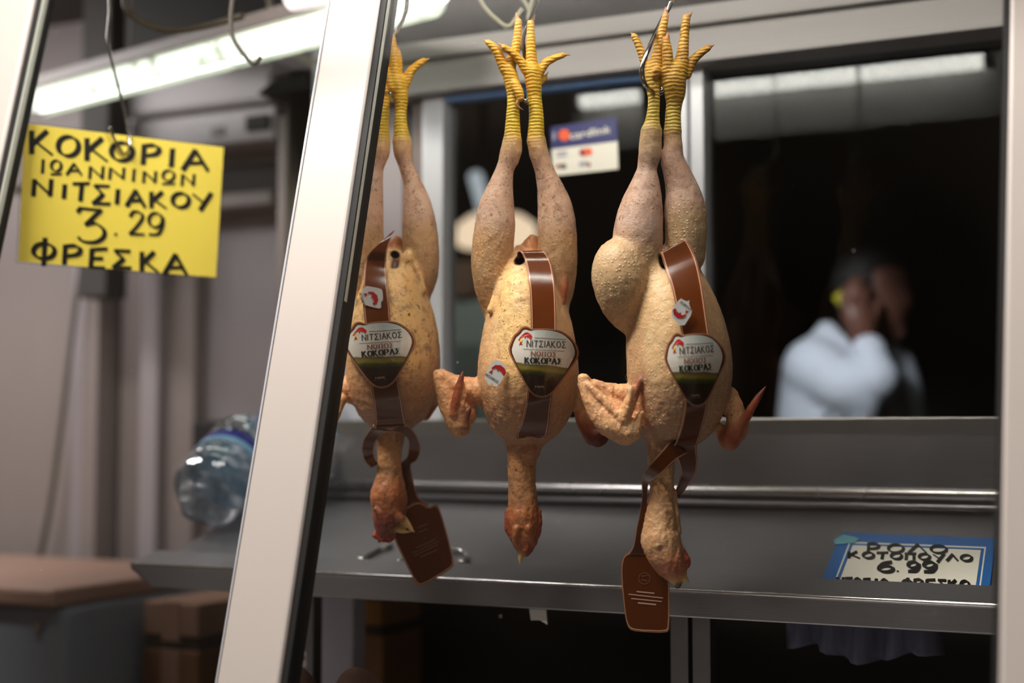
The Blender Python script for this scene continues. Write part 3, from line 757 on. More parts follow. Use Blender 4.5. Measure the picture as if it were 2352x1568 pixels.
mid += [(['crop', 'neck', 'neck', 'neck', 'head'], 8, 1, [(1206, 985, 10, 52), (1204, 1018, 8, 42), (1199, 1056, 6, 33), (1199, 1110, 4, 32), (1202, 1162, 2, 34), (1201, 1192, 0, 38)]),
        ('crop', 5, 1, [(1216, 1032, -26, 17), (1212, 1040, -26, 17)]),
        (['head', 'head', 'face', 'face'], 6, 1, [(1201, 1190, 0, 38), (1202, 1214, 0, 36), (1205, 1240, -3, 29), (1204, 1262, -6, 17)]),
        ('head', 3, 1, [(1186, 1214, -34, 9), (1184, 1236, -30, 8), (1184, 1252, -22, 5)]), ('head', 3, 1, [(1214, 1212, -34, 9), (1218, 1234, -28, 8), (1226, 1250, -18, 5)]),
        ('comb', 4, 1, [(1167, 1176, -4, 9), (1166, 1205, -8, 9), (1174, 1232, -12, 6)]), ('comb', 4, 1, [(1236, 1176, -4, 9), (1236, 1210, -8, 9), (1230, 1236, -10, 6)]),
        ('comb', 4, 1, [(1190, 1252, -14, 9), (1206, 1262, -20, 9), (1220, 1250, -14, 8)]), ('eye', 2, 1, [(1181, 1226, -20, 6), (1180, 1228, -20, 6)]),
        ('beak', 2.5, 1, [(1199, 1262, -14, 10), (1196, 1278, -15, 6.5), (1194, 1297, -15, 1.8)])]
mid += [('wing', 8, 1, [(1118, 902, 10, 34), (1064, 893, 4, 29), (1022, 874, 0, 20)]), ('wing', 6, 1, [(1012, 868, -6, 17), (1028, 920, -14, 22), (1046, 962, -18, 25), (1056, 980, -18, 24)]),
        ('wing', 6, .8, [(1016, 860, -4, 14), (1050, 905, 6, 24), (1070, 950, 0, 26)]), ('wing', 3, 1, [(1004, 857, -8, 9), (1008, 880, -8, 11)]),
        (['wingtip', 'wingtip', 'tip'], 3, 1, [(1042, 950, -40, 10), (1050, 908, -44, 11), (1058, 874, -46, 8), (1063, 852, -46, 2.5)]), ('wing', 3, 1, [(1056, 960, -38, 8), (1063, 915, -42, 8), (1064, 880, -40, 5)]),
        ('tip', 4, 1, [(1064, 976, -34, 14), (1072, 950, -36, 9), (1078, 938, -36, 6)])]
mid += [('wing', 8, 1, [(1310, 900, 24, 36), (1352, 930, 40, 26)]), (['wing', 'wingtip', 'tip'], 6, 1, [(1334, 920, 34, 20), (1342, 962, 24, 20), (1360, 998, 16, 22), (1374, 1002, 14, 24)]), ('tip', 4, 1, [(1372, 1004, 14, 20), (1392, 996, 10, 8)])]
pm = pal()
rm = rooster('mid', 1.80, 'plucked rooster hanging by its yellow feet, in the middle of the three, with unswathed neck', mid,
             [('hole', 4, [(1180, 584, -30, 8), (1192, 596, -34, 11), (1206, 600, 20, 14)])], pm)

# ---- left rooster
lef = []; LG = []
lef += [(['shank', 'shank', 'foot', 'foot'], 3, 1, [(924, 322, 0, 20), (920, 282, 0, 15), (921, 250, 0, 14), (920, 216, -2, 18), (912, 188, -4, 22)])]
lef += toe([(930, 192, 0, 13), (942, 166, 0, 11), (955, 152, -2, 9), (972, 140, -4, 7.5)], [(989, 134, -4, 1.6)])
lef += toe([(908, 184, -6, 16), (905, 150, -10, 14), (902, 118, -14, 12), (899, 84, -17, 9)], [(897, 72, -18, 5), (896, 59, -19, 1.8)])
lef += toe([(914, 170, 8, 11), (916, 138, 8, 8), (915, 120, 6, 6)], [(915, 104, 5, 1.6)])
lef += toe([(900, 200, -12, 12), (888, 172, -18, 10), (880, 148, -20, 8)], [(876, 132, -20, 1.6)])
lef += [(['shank', 'shank', 'foot', 'foot'], 3, 1, [(875, 322, 0, 20), (877, 282, 0, 16), (880, 246, 0, 16), (882, 212, 2, 18), (884, 182, 4, 20)])]
lef += toe([(880, 180, 2, 13), (884, 146, 2, 11), (890, 120, 2, 8)], [(893, 100, 2, 1.6)])
lef += toe([(872, 190, 2, 12), (862, 160, 2, 10), (850, 140, 0, 8)], [(838, 128, 0, 1.6)])
lef += toe([(884, 208, -14, 10), (874, 196, -22, 8)], [(864, 196, -24, 1.6)])
LG += [(legsM, 5, 1, [(924, 328, 0, 22), (926, 350, 0, 22), (934, 384, 2, 17.5), (947, 422, 5, 22), (957, 466, 8, 32), (963, 517, 10, 39.5), (966, 570, 14, 42), (965, 625, 22, 42), (952, 680, 34, 36)])]
LG += [(legsM, 5, 1, [(875, 328, 0, 22), (873, 350, 0, 22), (864, 384, 2, 18), (856, 422, 5, 24), (848, 466, 8, 32), (843, 517, 10, 38), (842, 570, 14, 40), (843, 625, 22, 41), (852, 685, 34, 36)])]
lef += [(['body', 'body', 'body', 'low', 'low'], 22, 1, [(902, 630, 36, 62), (903, 700, 22, 84), (903, 770, 12, 103), (903, 838, 8, 108), (902, 890, 12, 98), (900, 935, 20, 66)])]
lef += [(['breast', 'breast', 'breast', 'low'], 26, 1, [(918, 634, -12, 32), (908, 690, -34, 52), (905, 770, -50, 60), (905, 850, -50, 62), (905, 905, -32, 54)])]
lef += [('low', 14, 1, [(860, 915, 5, 40), (862, 935, 8, 32)]), ('low', 14, 1, [(950, 910, 8, 40), (946, 940, 12, 30)])]
lef += LG
lef += [('vent', 8, 1, [(905, 615, 50, 34), (908, 570, 44, 18), (914, 552, 40, 11)]), ('breast', 5, 1, [(918, 622, -14, 16), (936, 590, -18, 13), (944, 584, -10, 10)]), ('breast', 6, 1, [(942, 586, -12, 9), (958, 620, -20, 9), (970, 668, -24, 10)]),
        ('breast', 6, 1, [(868, 600, -6, 8), (846, 640, -18, 9), (828, 690, -22, 10)])]
lef += [(['neck', 'neck', 'neck', 'head'], 8, 1, [(898, 965, 14, 44), (896, 1010, 10, 32), (894, 1060, 4, 27), (894, 1108, -2, 34), (893, 1140, -6, 42)]),
        (['head', 'face', 'face'], 6, 1, [(893, 1140, -6, 40), (896, 1168, -8, 38), (892, 1194, -10, 33), (886, 1212, -10, 24)]), ('head', 5, 1, [(868, 1148, -8, 16), (870, 1185, -10, 14)]),
        ('head', 4, 1, [(905, 1174, -34, 12), (920, 1190, -36, 10)]), ('face', 3, 1, [(872, 1176, -36, 10), (884, 1200, -38, 9)]),
        ('eye', 2, 1, [(864, 1170, -36, 7), (866, 1174, -36, 7)]),
        ('comb', 3, 1, [(864, 1228, -12, 8), (878, 1236, -14, 8), (892, 1238, -14, 8), (904, 1230, -14, 7)]), ('comb', 2, 1, [(872, 1236, -14, 5), (871, 1245, -14, 2)]), ('comb', 2, 1, [(884, 1238, -14, 5), (884, 1246, -14, 2)]),
        ('beak', 2.5, 1, [(926, 1192, -22, 10), (938, 1206, -24, 7), (952, 1222, -26, 1.8)]), ('beak', 2.5, 1, [(908, 1212, -22, 9), (924, 1219, -24, 6), (944, 1221, -26, 1.8)]), ('mouth', 2, 1, [(906, 1202, -14, 9), (930, 1212, -18, 5)])]
lef += [('wing', 8, 1, [(806, 896, 12, 32), (778, 892, 4, 28), (752, 882, 0, 20)]), ('wing', 6, 1, [(748, 880, -6, 18), (764, 930, -12, 18), (758, 968, -14, 15)]), ('wing', 4, 1, [(782, 918, -22, 14), (772, 955, -26, 9), (758, 982, -28, 5)]), ('wingtip', 4, 1, [(752, 962, -20, 9), (760, 980, -20, 6)])]
lef += [('wing', 8, 1, [(985, 880, 40, 30), (1002, 905, 60, 24)]), ('wingtip', 6, 1, [(1000, 905, 62, 20), (975, 950, 64, 16)])]
pl_ = pal(breast=((244, 206, 142), 0, .3, 1.2), body=((236, 198, 144), 0, .25, 1.2))
rl = rooster('left', 1.88, 'plucked rooster hanging by its yellow feet beside the black gasket of the leaning mullion', lef,
             [('hole', 7, [(906, 612, -34, 6), (910, 584, -18, 8), (904, 588, 20, 10)])], pl_)

# ---- right rooster
rig = []
rig += [(['shank', 'shank', 'foot', 'foot', 'foot'], 3, 1, [(1497, 296, 0, 20), (1500, 262, 0, 15), (1502, 226, 0, 14), (1500, 198, 0, 17), (1499, 170, -2, 18), (1505, 150, -2, 17)])]
rig += toe([(1506, 152, -2, 17), (1512, 116, -4, 13), (1518, 84, -6, 11), (1526, 50, -8, 9), (1529, 34, -9, 7.5)], [(1529, 26, -9, 4.5), (1528, 14, -9, 1.8)])
rig += toe([(1484, 154, 6, 11), (1474, 124, 8, 9.5), (1466, 102, 8, 9), (1457, 84, 8, 8)], [(1448, 75, 8, 1.6)])
rig += toe([(1506, 172, -16, 11), (1510, 160, -22, 9), (1506, 162, -24, 7)], [(1501, 166, -27, 2)])
rig += [(['shank', 'shank', 'foot', 'foot', 'foot'], 3, 1, [(1545, 300, 2, 20), (1546, 262, 2, 18), (1549, 236, 0, 19), (1550, 210, -4, 25), (1547, 184, -8, 29), (1549, 164, -8, 28)])]
rig += toe([(1535, 172, -18, 15), (1534, 138, -24, 13), (1532, 112, -27, 11.5), (1529, 92, -28, 9)], [(1534, 84, -29, 5), (1534, 74, -30, 1.8)])
rig += toe([(1562, 160, -8, 18), (1568, 122, -10, 14), (1572, 84, -12, 11), (1575, 52, -14, 10), (1577, 40, -14, 9)], [(1586, 34, -15, 3.5), (1590, 23, -16, 1.6)])
rig += toe([(1576, 170, 2, 13), (1588, 144, 2, 11.5), (1604, 126, 0, 10), (1626, 110, -2, 8)], [(1643, 102, -2, 1.6)])
rig += [(['body', 'body', 'body', 'low', 'low'], 22, 1, [(1532, 640, 40, 78), (1544, 720, 26, 106), (1556, 790, 14, 118), (1561, 860, 8, 120), (1556, 920, 12, 106), (1546, 970, 18, 74)])]
rig += [(['breast', 'breast', 'breast', 'low'], 26, 1, [(1520, 650, -6, 44), (1534, 710, -30, 62), (1548, 790, -48, 68), (1554, 870, -50, 70), (1548, 940, -34, 62)])]
rig += [('low', 16, 1, [(1510, 950, 0, 42), (1514, 985, 4, 34)]), ('low', 16, 1, [(1606, 940, 12, 46), (1600, 975, 16, 30)])]
rig += [(['hock', 'leg', 'leg', 'leg', 'leg', 'leg', 'thigh', 'thigh'], 5, 1, [(1496, 304, 0, 25), (1492, 352, 0, 26), (1486, 389, 2, 23), (1482, 427, 4, 34), (1473, 478, 6, 49), (1467, 522, 6, 56), (1464, 560, 8, 58), (1458, 610, 10, 60), (1460, 660, 16, 56)])]
rig += [('thigh', 7, 1, [(1424, 580, -8, 36), (1424, 612, -12, 62), (1428, 650, -12, 66), (1436, 700, 0, 52), (1450, 736, 14, 34)])]
rig += [(['hock', 'leg', 'leg', 'leg', 'leg', 'thigh', 'thigh'], 5, 1, [(1545, 306, 4, 20), (1546, 336, 4, 22), (1545, 366, 6, 27), (1556, 402, 8, 32), (1568, 440, 10, 39), (1574, 484, 12, 48), (1576, 530, 14, 48), (1574, 585, 18, 46)])]
rig += [('vent', 8, 1, [(1545, 620, 46, 44), (1556, 570, 42, 30)]), ('breast', 7, 1, [(1500, 590, -22, 10), (1498, 640, -34, 13), (1486, 720, -36, 14), (1462, 800, -24, 14)]), ('breast', 6, 1, [(1516, 600, -14, 10), (1518, 636, -26, 14), (1520, 660, -34, 16)])]
rig += [(['low', 'neck', 'neck', 'neck', 'neck'], 8, 1, [(1530, 990, 10, 48), (1520, 1040, 4, 34), (1522, 1092, 0, 27), (1519, 1150, -4, 30), (1517, 1210, -8, 39), (1518, 1244, -10, 44)]),
        ('neck', 4, 1, [(1510, 1100, -26, 7), (1530, 1140, -28, 7), (1542, 1180, -26, 7)]), ('neck', 4, 1, [(1504, 1120, -26, 6), (1524, 1160, -30, 7), (1540, 1200, -28, 6)]), ('neck', 5, 1, [(1546, 1130, -8, 8), (1552, 1180, -10, 9), (1558, 1220, -14, 8)]),
        (['neck', 'head', 'head'], 6, 1, [(1518, 1240, -10, 44), (1528, 1268, -12, 43), (1540, 1292, -14, 37), (1552, 1314, -14, 26)]),
        ('head', 4, 1, [(1492, 1250, -18, 14), (1506, 1276, -22, 16)]), ('head', 4, 1, [(1536, 1276, -44, 10), (1552, 1290, -42, 11)]),
        ('comb', 4, 1, [(1566, 1268, -18, 9), (1576, 1284, -20, 10), (1580, 1298, -20, 6)]), ('comb', 4, 1, [(1534, 1286, -46, 8), (1546, 1310, -42, 7)]),
        ('eye', 2, 1, [(1511, 1253, -52, 6), (1513, 1253, -52, 6)]), ('eye', 2, 1, [(1544, 1296, -46, 5), (1546, 1300, -46, 5)]),
        ('beak', 2.5, 1, [(1560, 1316, -22, 11), (1571, 1326, -25, 8), (1582, 1338, -27, 2)]), ('beak', 2.5, 1, [(1540, 1322, -22, 10), (1546, 1332, -25, 7), (1550, 1342, -27, 3)]), ('mouth', 2, 1, [(1550, 1316, -16, 12), (1558, 1340, -16, 8), (1556, 1348, -16, 5)])]
rig += [('wing', 8, 1, [(1466, 914, 4, 34), (1404, 902, -6, 22), (1352, 884, -16, 16)]), ('wing', 6, 1, [(1342, 880, -24, 15), (1362, 926, -36, 20), (1396, 968, -44, 30), (1436, 988, -46, 34)]),
        ('wing', 5, .8, [(1360, 890, -10, 14), (1400, 935, -16, 28), (1440, 970, -22, 30)]), ('wing', 3, 1, [(1338, 868, -26, 11), (1346, 872, -26, 10)]),
        ('wing', 3, 1, [(1352, 884, -40, 9), (1392, 924, -58, 10), (1416, 950, -66, 10)]),
        (['wing', 'wingtip', 'tip'], 3, 1, [(1432, 962, -66, 16), (1450, 916, -68, 14), (1470, 876, -68, 9), (1487, 848, -68, 2.5)]), ('wing', 3, 1, [(1438, 950, -78, 7), (1446, 915, -80, 7), (1450, 888, -76, 5)]),
        ('wing', 4, 1, [(1458, 994, -60, 15), (1466, 966, -64, 10), (1474, 948, -66, 6)])]
rig += [('quill', 1, 1, [(1444, 905, -82, 1.8), (1447, 875, -86, 1.6), (1450, 852, -88, 1.0)]), ('quill', 1, 1, [(1440, 900, -80, 1.8), (1440, 875, -84, 1.5), (1434, 858, -86, 1.0)]), ('quill', 1, 1, [(1396, 988, -72, 2), (1388, 979, -78, 2.2), (1364, 970, -80, 1.2)]), ('quill', 1, 1, [(1456, 985, -74, 2), (1452, 975, -76, 2), (1456, 962, -78, 1.2)])]
rig += [('wing', 8, 1, [(1668, 915, 20, 30), (1690, 950, 20, 18)]), (['wing', 'wingtip'], 6, 1, [(1688, 930, 10, 20), (1690, 985, 0, 24), (1676, 1008, -4, 26)]), ('wing', 4, 1, [(1652, 985, 6, 14), (1672, 1015, -4, 18)]),
        (['wingtip', 'wingtip', 'tip'], 3, 1, [(1690, 1000, -16, 12), (1716, 954, -18, 10), (1738, 918, -20, 8), (1759, 887, -22, 2.5)]), ('wing', 4, 1, [(1700, 1000, -8, 14), (1714, 978, -8, 9)])]
pr = pal(leg=((214, 184, 168), 0, .2, .85), hock=((204, 176, 140), .1, 0, .6), thigh=((204, 178, 142), 0, 1, .4), breast=((226, 196, 152), 0, .5, .3), body=((218, 184, 144), 0, .5, .4),
         low=((186, 150, 120), 0, 1, .2), neck=((208, 168, 128), 0, .3, .4), head=((190, 120, 92), 0, .3, .5), shank=((218, 200, 96), 1, 0, .2), foot=((214, 178, 78), .9, 0, .3), toe=((216, 172, 78), .9, 0, .4),
         wing=((232, 184, 140), 0, .5, .6), claw=((150, 92, 66), 0, 0, 0))
rr = rooster('right', 1.714, 'plucked rooster hanging by its yellow feet, rightmost, with bulging thigh and spread wing', rig,
             [('hole', 4, [(1522, 590, -26, 8), (1527, 622, -34, 9), (1536, 610, 20, 14)])], pr)

# ================================================================== meat hooks
def hook(name, pts, r, label):
    g = G().tube(curve_pts(pts, 8), r, 12)
    return thing(g, name, M['chrome'], label, 'hook', 'steel meat hooks', smooth=True)
def railed(px, Z, pts):
    """hook path: over the rail, then down through the given points"""
    q = pts[0]; c = np.array([q[0], RY, RZ])
    over = [c+np.array([-.0, .016*math.cos(a), .016*math.sin(a)]) for a in (-.6, .3, 1.2, 2.1, 3.0)]
    return over+[np.array(p) for p in pts]
Z = 1.88
hook('meat_hook', railed(0, Z, [at(938, -40, 1.84), at(932, 26, 1.855), at(914, 68, 1.87), at(905, 92, 1.885), at(900, 140, 1.90), at(898, 196, 1.90), at(902, 226, 1.875), at(900, 228, 1.845), at(896, 214, 1.82)]), .0026, 'steel hook holding the rooster beside the leaning mullion')
hook('meat_hook', railed(0, 1.8, [at(1246, -40, 1.77), at(1236, 0, 1.78), at(1216, 50, 1.795), at(1203, 84, 1.815), at(1204, 122, 1.83), at(1212, 180, 1.84), at(1214, 222, 1.825), at(1212, 236, 1.80), at(1206, 230, 1.785)]), .0024, 'steel hook holding the middle rooster between its feet')
hook('meat_hook', railed(0, 1.7, [at(1548, -40, 1.72), at(1541, 6, 1.728), at(1519, 50, 1.722), at(1492, 108, 1.69), at(1477, 146, 1.68), at(1475, 172, 1.68), at(1484, 198, 1.685), at(1506, 214, 1.715), at(1522, 208, 1.74), at(1524, 186, 1.74)]), .0030, 'bent steel hook looping past the left foot of the rightmost rooster')
# ================================================================== writing
def ell(cx, cy, rx, ry, a0=0, a1=360, n=22):
    return [(cx+rx*math.cos(math.radians(a0+(a1-a0)*i/n)), cy+ry*math.sin(math.radians(a0+(a1-a0)*i/n))) for i in range(n+1)]
GLY = {
    'K': [[(0, 1), (0, 0)], [(.72, 1), (.04, .42)], [(.2, .52), (1, -.08)]],
    'O': [ell(.5, .5, .48, .48, 100, 465)],
    'P': [[(.06, 1), (0, 0)], [(.05, .95)]+[(x*.95, .45+y*.56) for x, y in ell(.45, .5, .5, .48, 80, -80, 10)]+[(.08, .42)]],
    'I': [[(.6, 1), (.4, 0)]],
    'A': [[(.02, .02), (.5, 1)], [(.5, 1), (1, -.06)], [(.24, .34), (.72, .36)]],
    'W': [ell(.5, .62, .42, .36, 100, 465), [(.05, .06), (.95, .06)]],
    'N': [[(0, 0), (.06, 1)], [(.06, 1), (.94, .04)], [(.94, .0), (1, 1)]],
    'T': [[(0, .98), (1, 1)], [(.56, 1), (.46, 0)]],
    'S': [[(.95, .96), (.08, 1), (.6, .52), (.02, .04), (1, .02)]],
    'Y': [[(0, .98), (.5, .5)], [(1, 1), (.42, -.04)]],
    'F': [ell(.5, .55, .5, .32, 100, 465), [(.55, 1.08), (.48, -.06)]],
    'E': [[(.12, .98), (.04, .02)], [(.1, .96), (1, 1)], [(.08, .5), (.75, .5)], [(.04, .02), (.85, .0)]],
    'L': [[(0, .02), (.5, 1), (1, -.02)]],
    'Q': [[(.15, .95), (.1, 0)], [(0, .95), (1, .97)], [(.8, .95), (.82, 0)]],
    '3': [[(.02, .90), (.12, 1), (.82, .94), (.3, .52)], curve_pts([(.3, .52), (.62, .56), (.92, .36), (.9, .14), (.6, .0), (.2, .03), (.02, .16)], 5)],
    '2': [curve_pts([(.06, .8), (.3, 1), (.72, .95), (.85, .72), (.5, .36), (.05, .02)], 5), [(.05, .02), (.95, .0)]],
    '9': [ell(.48, .68, .4, .32, 20, 380), curve_pts([(.92, .75), (.88, .4), (.62, .06), (.1, .04)], 5)],
    '6': [ell(.52, .3, .44, .3, 160, 520), curve_pts([(.85, .98), (.4, .85), (.12, .5), (.09, .3)], 5)],
    '.': [ell(.5, .5, .25, .25, 0, 360, 8)],
}
GLY['V'] = [[(.04, .02), (.34, .02), (.34, .14)]+[(.5+.46*math.cos(math.radians(a)), .6+.4*math.sin(math.radians(a))) for a in range(245, -66, -18)]+[(.66, .14), (.66, .02), (.96, .02)]]
GREEK = {'Ν': 'N', 'Ι': 'I', 'Τ': 'T', 'Σ': 'S', 'Α': 'A', 'Κ': 'K', 'Ο': 'O', 'Ω': 'V', 'Π': 'Q', 'Ρ': 'P'}
def row(text, x0, x1, yb, yt, gap=.30):
    ws = [.22 if ch == 'Ι' else 1 for ch in text]; u = (x1-x0)/(sum(ws)+gap*(len(text)-1)); out = []; x = x0
    for ch, w_ in zip(text, ws): out.append((GREEK[ch], x, yt, x+w_*u, yb)); x += (w_+gap)*u
    return out
def writing(name, items, fmap, mat, parent, nib, pen=.34, ang=-30):
    """items: (char, x0, y0, x1, y1) boxes; strokes of a slanted flat nib, laid on a surface through fmap(px, py, k)"""
    g = G(); nx, ny = math.cos(math.radians(ang)), math.sin(math.radians(ang)); k = 0
    for it in items:
        ch, x0, y0, x1, y1 = it[:5]; wd = it[5] if len(it) > 5 else nib
        for st_ in GLY[ch]:
            P = [(x0+(x1-x0)*p[0], y1+(y0-y1)*p[1]) for p in st_]
            if ch == '.': 
                g.add([fmap(*p, k) for p in P[:-1]], [tuple(range(len(P)-1))]); k += 1; continue
            for (ax_, ay), (bx_, by) in zip(P[:-1], P[1:]):
                dx, dy = bx_-ax_, by-ay; L = math.hypot(dx, dy)+1e-9
                # effective half widths of nib plus a thin round pen
                wn = abs(nx*(dy/L)-(-ny)*(dx/L))*wd/2+pen*wd/2
                qx, qy = -dy/L*wn, dx/L*wn; ex, ey = dx/L*wn*.35, dy/L*wn*.35
                g.add([fmap(ax_-ex+qx, ay-ey+qy, k), fmap(ax_-ex-qx, ay-ey-qy, k), fmap(bx_+ex-qx, by+ey-qy, k), fmap(bx_+ex+qx, by+ey+qy, k)], [(0, 1, 2, 3)]); k += 1
    return g.obj(name, mat, parent)
def letters(name, specs, fmap, mat, parent):
    """specs: (text, x0, x1, ybase, ytop, bold); type set in the built-in font and bent onto a surface"""
    g = G()
    for text, x0, x1, yb, yt, bold in specs:
        c = bpy.data.curves.new('type', 'FONT'); c.body = text; c.size = 1; c.resolution_u = 3; c.offset = bold
        o = bpy.data.objects.new('type', c); me = o.to_mesh()
        V = np.array([v.co for v in me.vertices]); F = [tuple(p.vertices) for p in me.polygons]
        o.to_mesh_clear(); bpy.data.objects.remove(o); bpy.data.curves.remove(c)
        lo, hi = V.min(0), V.max(0); cap = .72
        g.add([fmap(x0+(x1-x0)*(v[0]-lo[0])/(hi[0]-lo[0]), yb+(yt-yb)*v[1]/cap, 0) for v in V], F)
    return g.obj(name, mat, parent)
def shapes(name, polys, fmap, mat, parent):
    g = G()
    for P in polys: g.add([fmap(x, y, 0) for x, y in P], [tuple(range(len(P)))])
    return g.obj(name, mat, parent)
def bar(x0, y0, x1, y1, h):
    dx, dy = x1-x0, y1-y0; L = math.hypot(dx, dy); qx, qy = -dy/L*h/2, dx/L*h/2
    return [(x0+qx, y0+qy), (x1+qx, y1+qy), (x1-qx, y1-qy), (x0-qx, y0-qy)]

# ---- the yellow sign on its hook
ZL_, ZR_ = 2.05, 2.165
c4 = [at(57, 283, ZL_), at(514, 338, ZR_), at(496, 637, ZR_), at(42, 600, ZL_)]
o_, eu, ev = c4[3], c4[2]-c4[3], c4[0]-c4[3]
sn = np.cross(eu, ev); sn /= np.linalg.norm(sn)
if np.dot(sn, CAM-o_) < 0: sn = -sn
c4[1] = c4[1]-sn*np.dot(c4[1]-o_, sn)
ys = empty('price_sign', (c4[2]+c4[3])/2, 'yellow laminated price sign with black handwritten lettering hanging from a hook at left', 'sign')
card = G().hexa([p-sn*.0008 for p in c4], c4); card = card.obj('card', M['sign'], ys)
cc = sum(c4)/4; lam = [cc+(p-cc)*1.028 for p in c4]
G().hexa([p-sn*.0016 for p in lam], [p-sn*.0010 for p in lam]).obj('laminate', M['lam'], ys)
def on_sign(px, py, k): return at_pl(px, py, o_+sn*(.0006+k*2e-6), sn)
T = [('K', 73, 302, 121, 352), ('O', 133, 313, 182, 359), ('K', 200, 319, 247, 367), ('O', 255, 327, 306, 370), ('P', 329, 333, 370, 376), ('I', 388, 343, 402, 382), ('A', 420, 346, 478, 390)]
T = [t_+(10.5,) for t_ in T]
T2 = [('I', 94, 367, 103, 397), ('W', 116, 368, 143, 402), ('A', 153, 376, 188, 401), ('N', 206, 383, 237, 410), ('N', 252, 386, 285, 411), ('I', 302, 389, 313, 416), ('N', 330, 394, 358, 419), ('W', 372, 391, 403, 424), ('N', 418, 401, 446, 426)]
T2 = [t_+(6.2,) for t_ in T2]
T3 = [('N', 77, 413, 118, 449), ('I', 142, 425, 154, 454), ('T', 168, 421, 205, 460), ('S', 214, 426, 253, 469), ('I', 264, 436, 276, 467), ('A', 291, 438, 333, 473), ('K', 348, 442, 382, 476), ('O', 396, 443, 435, 477), ('Y', 443, 445, 485, 480)]
T3 = [t_+(9.2,) for t_ in T3]
T4 = [('3', 178, 478, 244, 556, 9), ('.', 258, 531, 274, 545, 9), ('2', 297, 486, 333, 538, 7), ('9', 339, 489, 378, 540, 7)]
T5 = [('F', 77, 552, 126, 606), ('P', 148, 563, 189, 606), ('E', 207, 571, 246, 615), ('S', 260, 575, 301, 616), ('K', 326, 580, 364, 622), ('A', 377, 585, 430, 630)]
T5 = [t_+(9.5,) for t_ in T5]
writing('lettering', T+T2+T3+T4+T5, on_sign, M['ink'], card, 8)
hk = [at(255, -30, 2.05), at(252, 30, 2.06), at(248, 96, 2.07), at(262, 160, 2.085), at(282, 240, 2.10), at(296, 308, 2.105), at(298, 338, 2.10)]
eye = on_sign(279, 347, 0)
hk += [eye+np.array([.004, .004, -.004])-sn*.004, eye+sn*.004+np.array([0, 0, -.001]), on_sign(266, 330, 0)+sn*.008, on_sign(256, 310, 0)+sn*.009, on_sign(250, 294, 0)+sn*.010]
hook('sign_hook', railed(0, 0, hk), .0022, 'long thin wire hook through the top of the yellow sign')

# ---- the white and blue price sign on the deck
q4 = [(1932, 1222), (2287, 1236), (2271, 1372), (1877, 1358)]
def on_deck(px, py, k, off=.004): return at_pl(px, py, D0+DN*(off+k*2e-6), DN)
dq = [on_deck(*q, 0, .0024) for q in q4]
bsn = empty('price_sign', (dq[2]+dq[3])/2, 'white price sign with blue border lying on the counter deck at right', 'sign')
brd = G().hexa([on_deck(*q, 0, .0012) for q in q4], dq)
brd = brd.obj('board', M['blue'], bsn, bevel=.0003)
def q_in(u, v):
    a, b, c, d = [np.array(q, float) for q in q4]; t_ = a+(b-a)*u; b_ = d+(c-d)*u; return tuple(t_+(b_-t_)*v)
def rect(u0, v0, u1, v1): return [q_in(u0, v0), q_in(u1, v0), q_in(u1, v1), q_in(u0, v1)]
dk_ = lambda off: (lambda x, y, k: on_deck(x, y, k, off))
shapes('border_line', [rect(.075, .15, .945, 1.0)], dk_(.0025), M['paper'], brd)
shapes('border_band', [rect(.085, .175, .935, 1.0)], dk_(.0028), M['blue'], brd)
shapes('paper_face', [rect(.105, .205, .915, 1.0)], dk_(.0031), M['paper'], brd)
R1 = [('P', 1994, 1247, 2022, 1270), ('O', 2040, 1250, 2076, 1269), ('L', 2088, 1250, 2128, 1269), ('O', 2138, 1252, 2175, 1270)]
R2 = [(ch, 1950+i*32.2, 1267+i*.9, 1950+i*32.2+25, 1281+i*.9+(3 if ch == 'Y' else 0)) for i, ch in enumerate('KOTOQOYLO')]
R3 = [('6', 2016, 1290, 2053, 1313, 7), ('.', 2056, 1307, 2068, 1315, 7), ('9', 2084, 1290, 2113, 1312, 7), ('9', 2120, 1290, 2152, 1313, 7)]
R4 = [(ch, 1922+i*20.5, 1326+i*.8, 1922+i*20.5+15, 1346+i*.8) for i, ch in enumerate('NTOQIO')]+[('.', 2052, 1336, 2062, 1342)]+[(ch, 2074+i*26.5, 1329+i*.8, 2074+i*26.5+20, 1350+i*.8) for i, ch in enumerate('FPESKO')]
writing('lettering', R1+R2+R3+R4, dk_(.0036), M['ink'], brd, 5.6, .5, -35)
tp = plain('clear_teal_tape', (90, 160, 176), .25)
shapes('tape_strip', [[(1915, 1240), (1936, 1226), (1976, 1236), (1962, 1246), (1918, 1250)]], dk_(.0033), tp, brd)

# ---- payment sticker on the window pane
wz = lambda x, y, k: at_y(x, y, YW-.0012)
pk = [(1264, 292), (1417, 268), (1420, 388), (1270, 404)]
cs = empty('payment_sticker', at_y(1343, 400, YW), 'blue and white payment sticker stuck on the dark window between two roosters', 'sticker')
g = G().hexa([at_y(*q, YW-.0002) for q in pk], [at_y(*q, YW-.0009) for q in pk]); wpt = g.obj('white_part', M['paper'], cs)
shapes('blue_part', [[(1264, 292), (1417, 268), (1419, 324), (1266, 343)]], lambda x, y, k: at_y(x, y, YW-.0011), M['navy'], cs); bpt = bpy.context.scene.objects['blue_part']
wz = lambda x, y, k: at_y(x, y, YW-.0015)
letters('lettering', [('cardlink', 0, 1, 0, 1, .01)], lambda u, v, k: at_y(1309+u*94, 320-u*16-v*17, YW-.0015), M['paper'], bpt)
shapes('orange_disc', [ell(1296, 310, 13, 13)], wz, M['orange'], bpt)
shapes('initial', [bar(1273, 303, 1272, 322, 6)], wz, M['greyprint'], bpt)
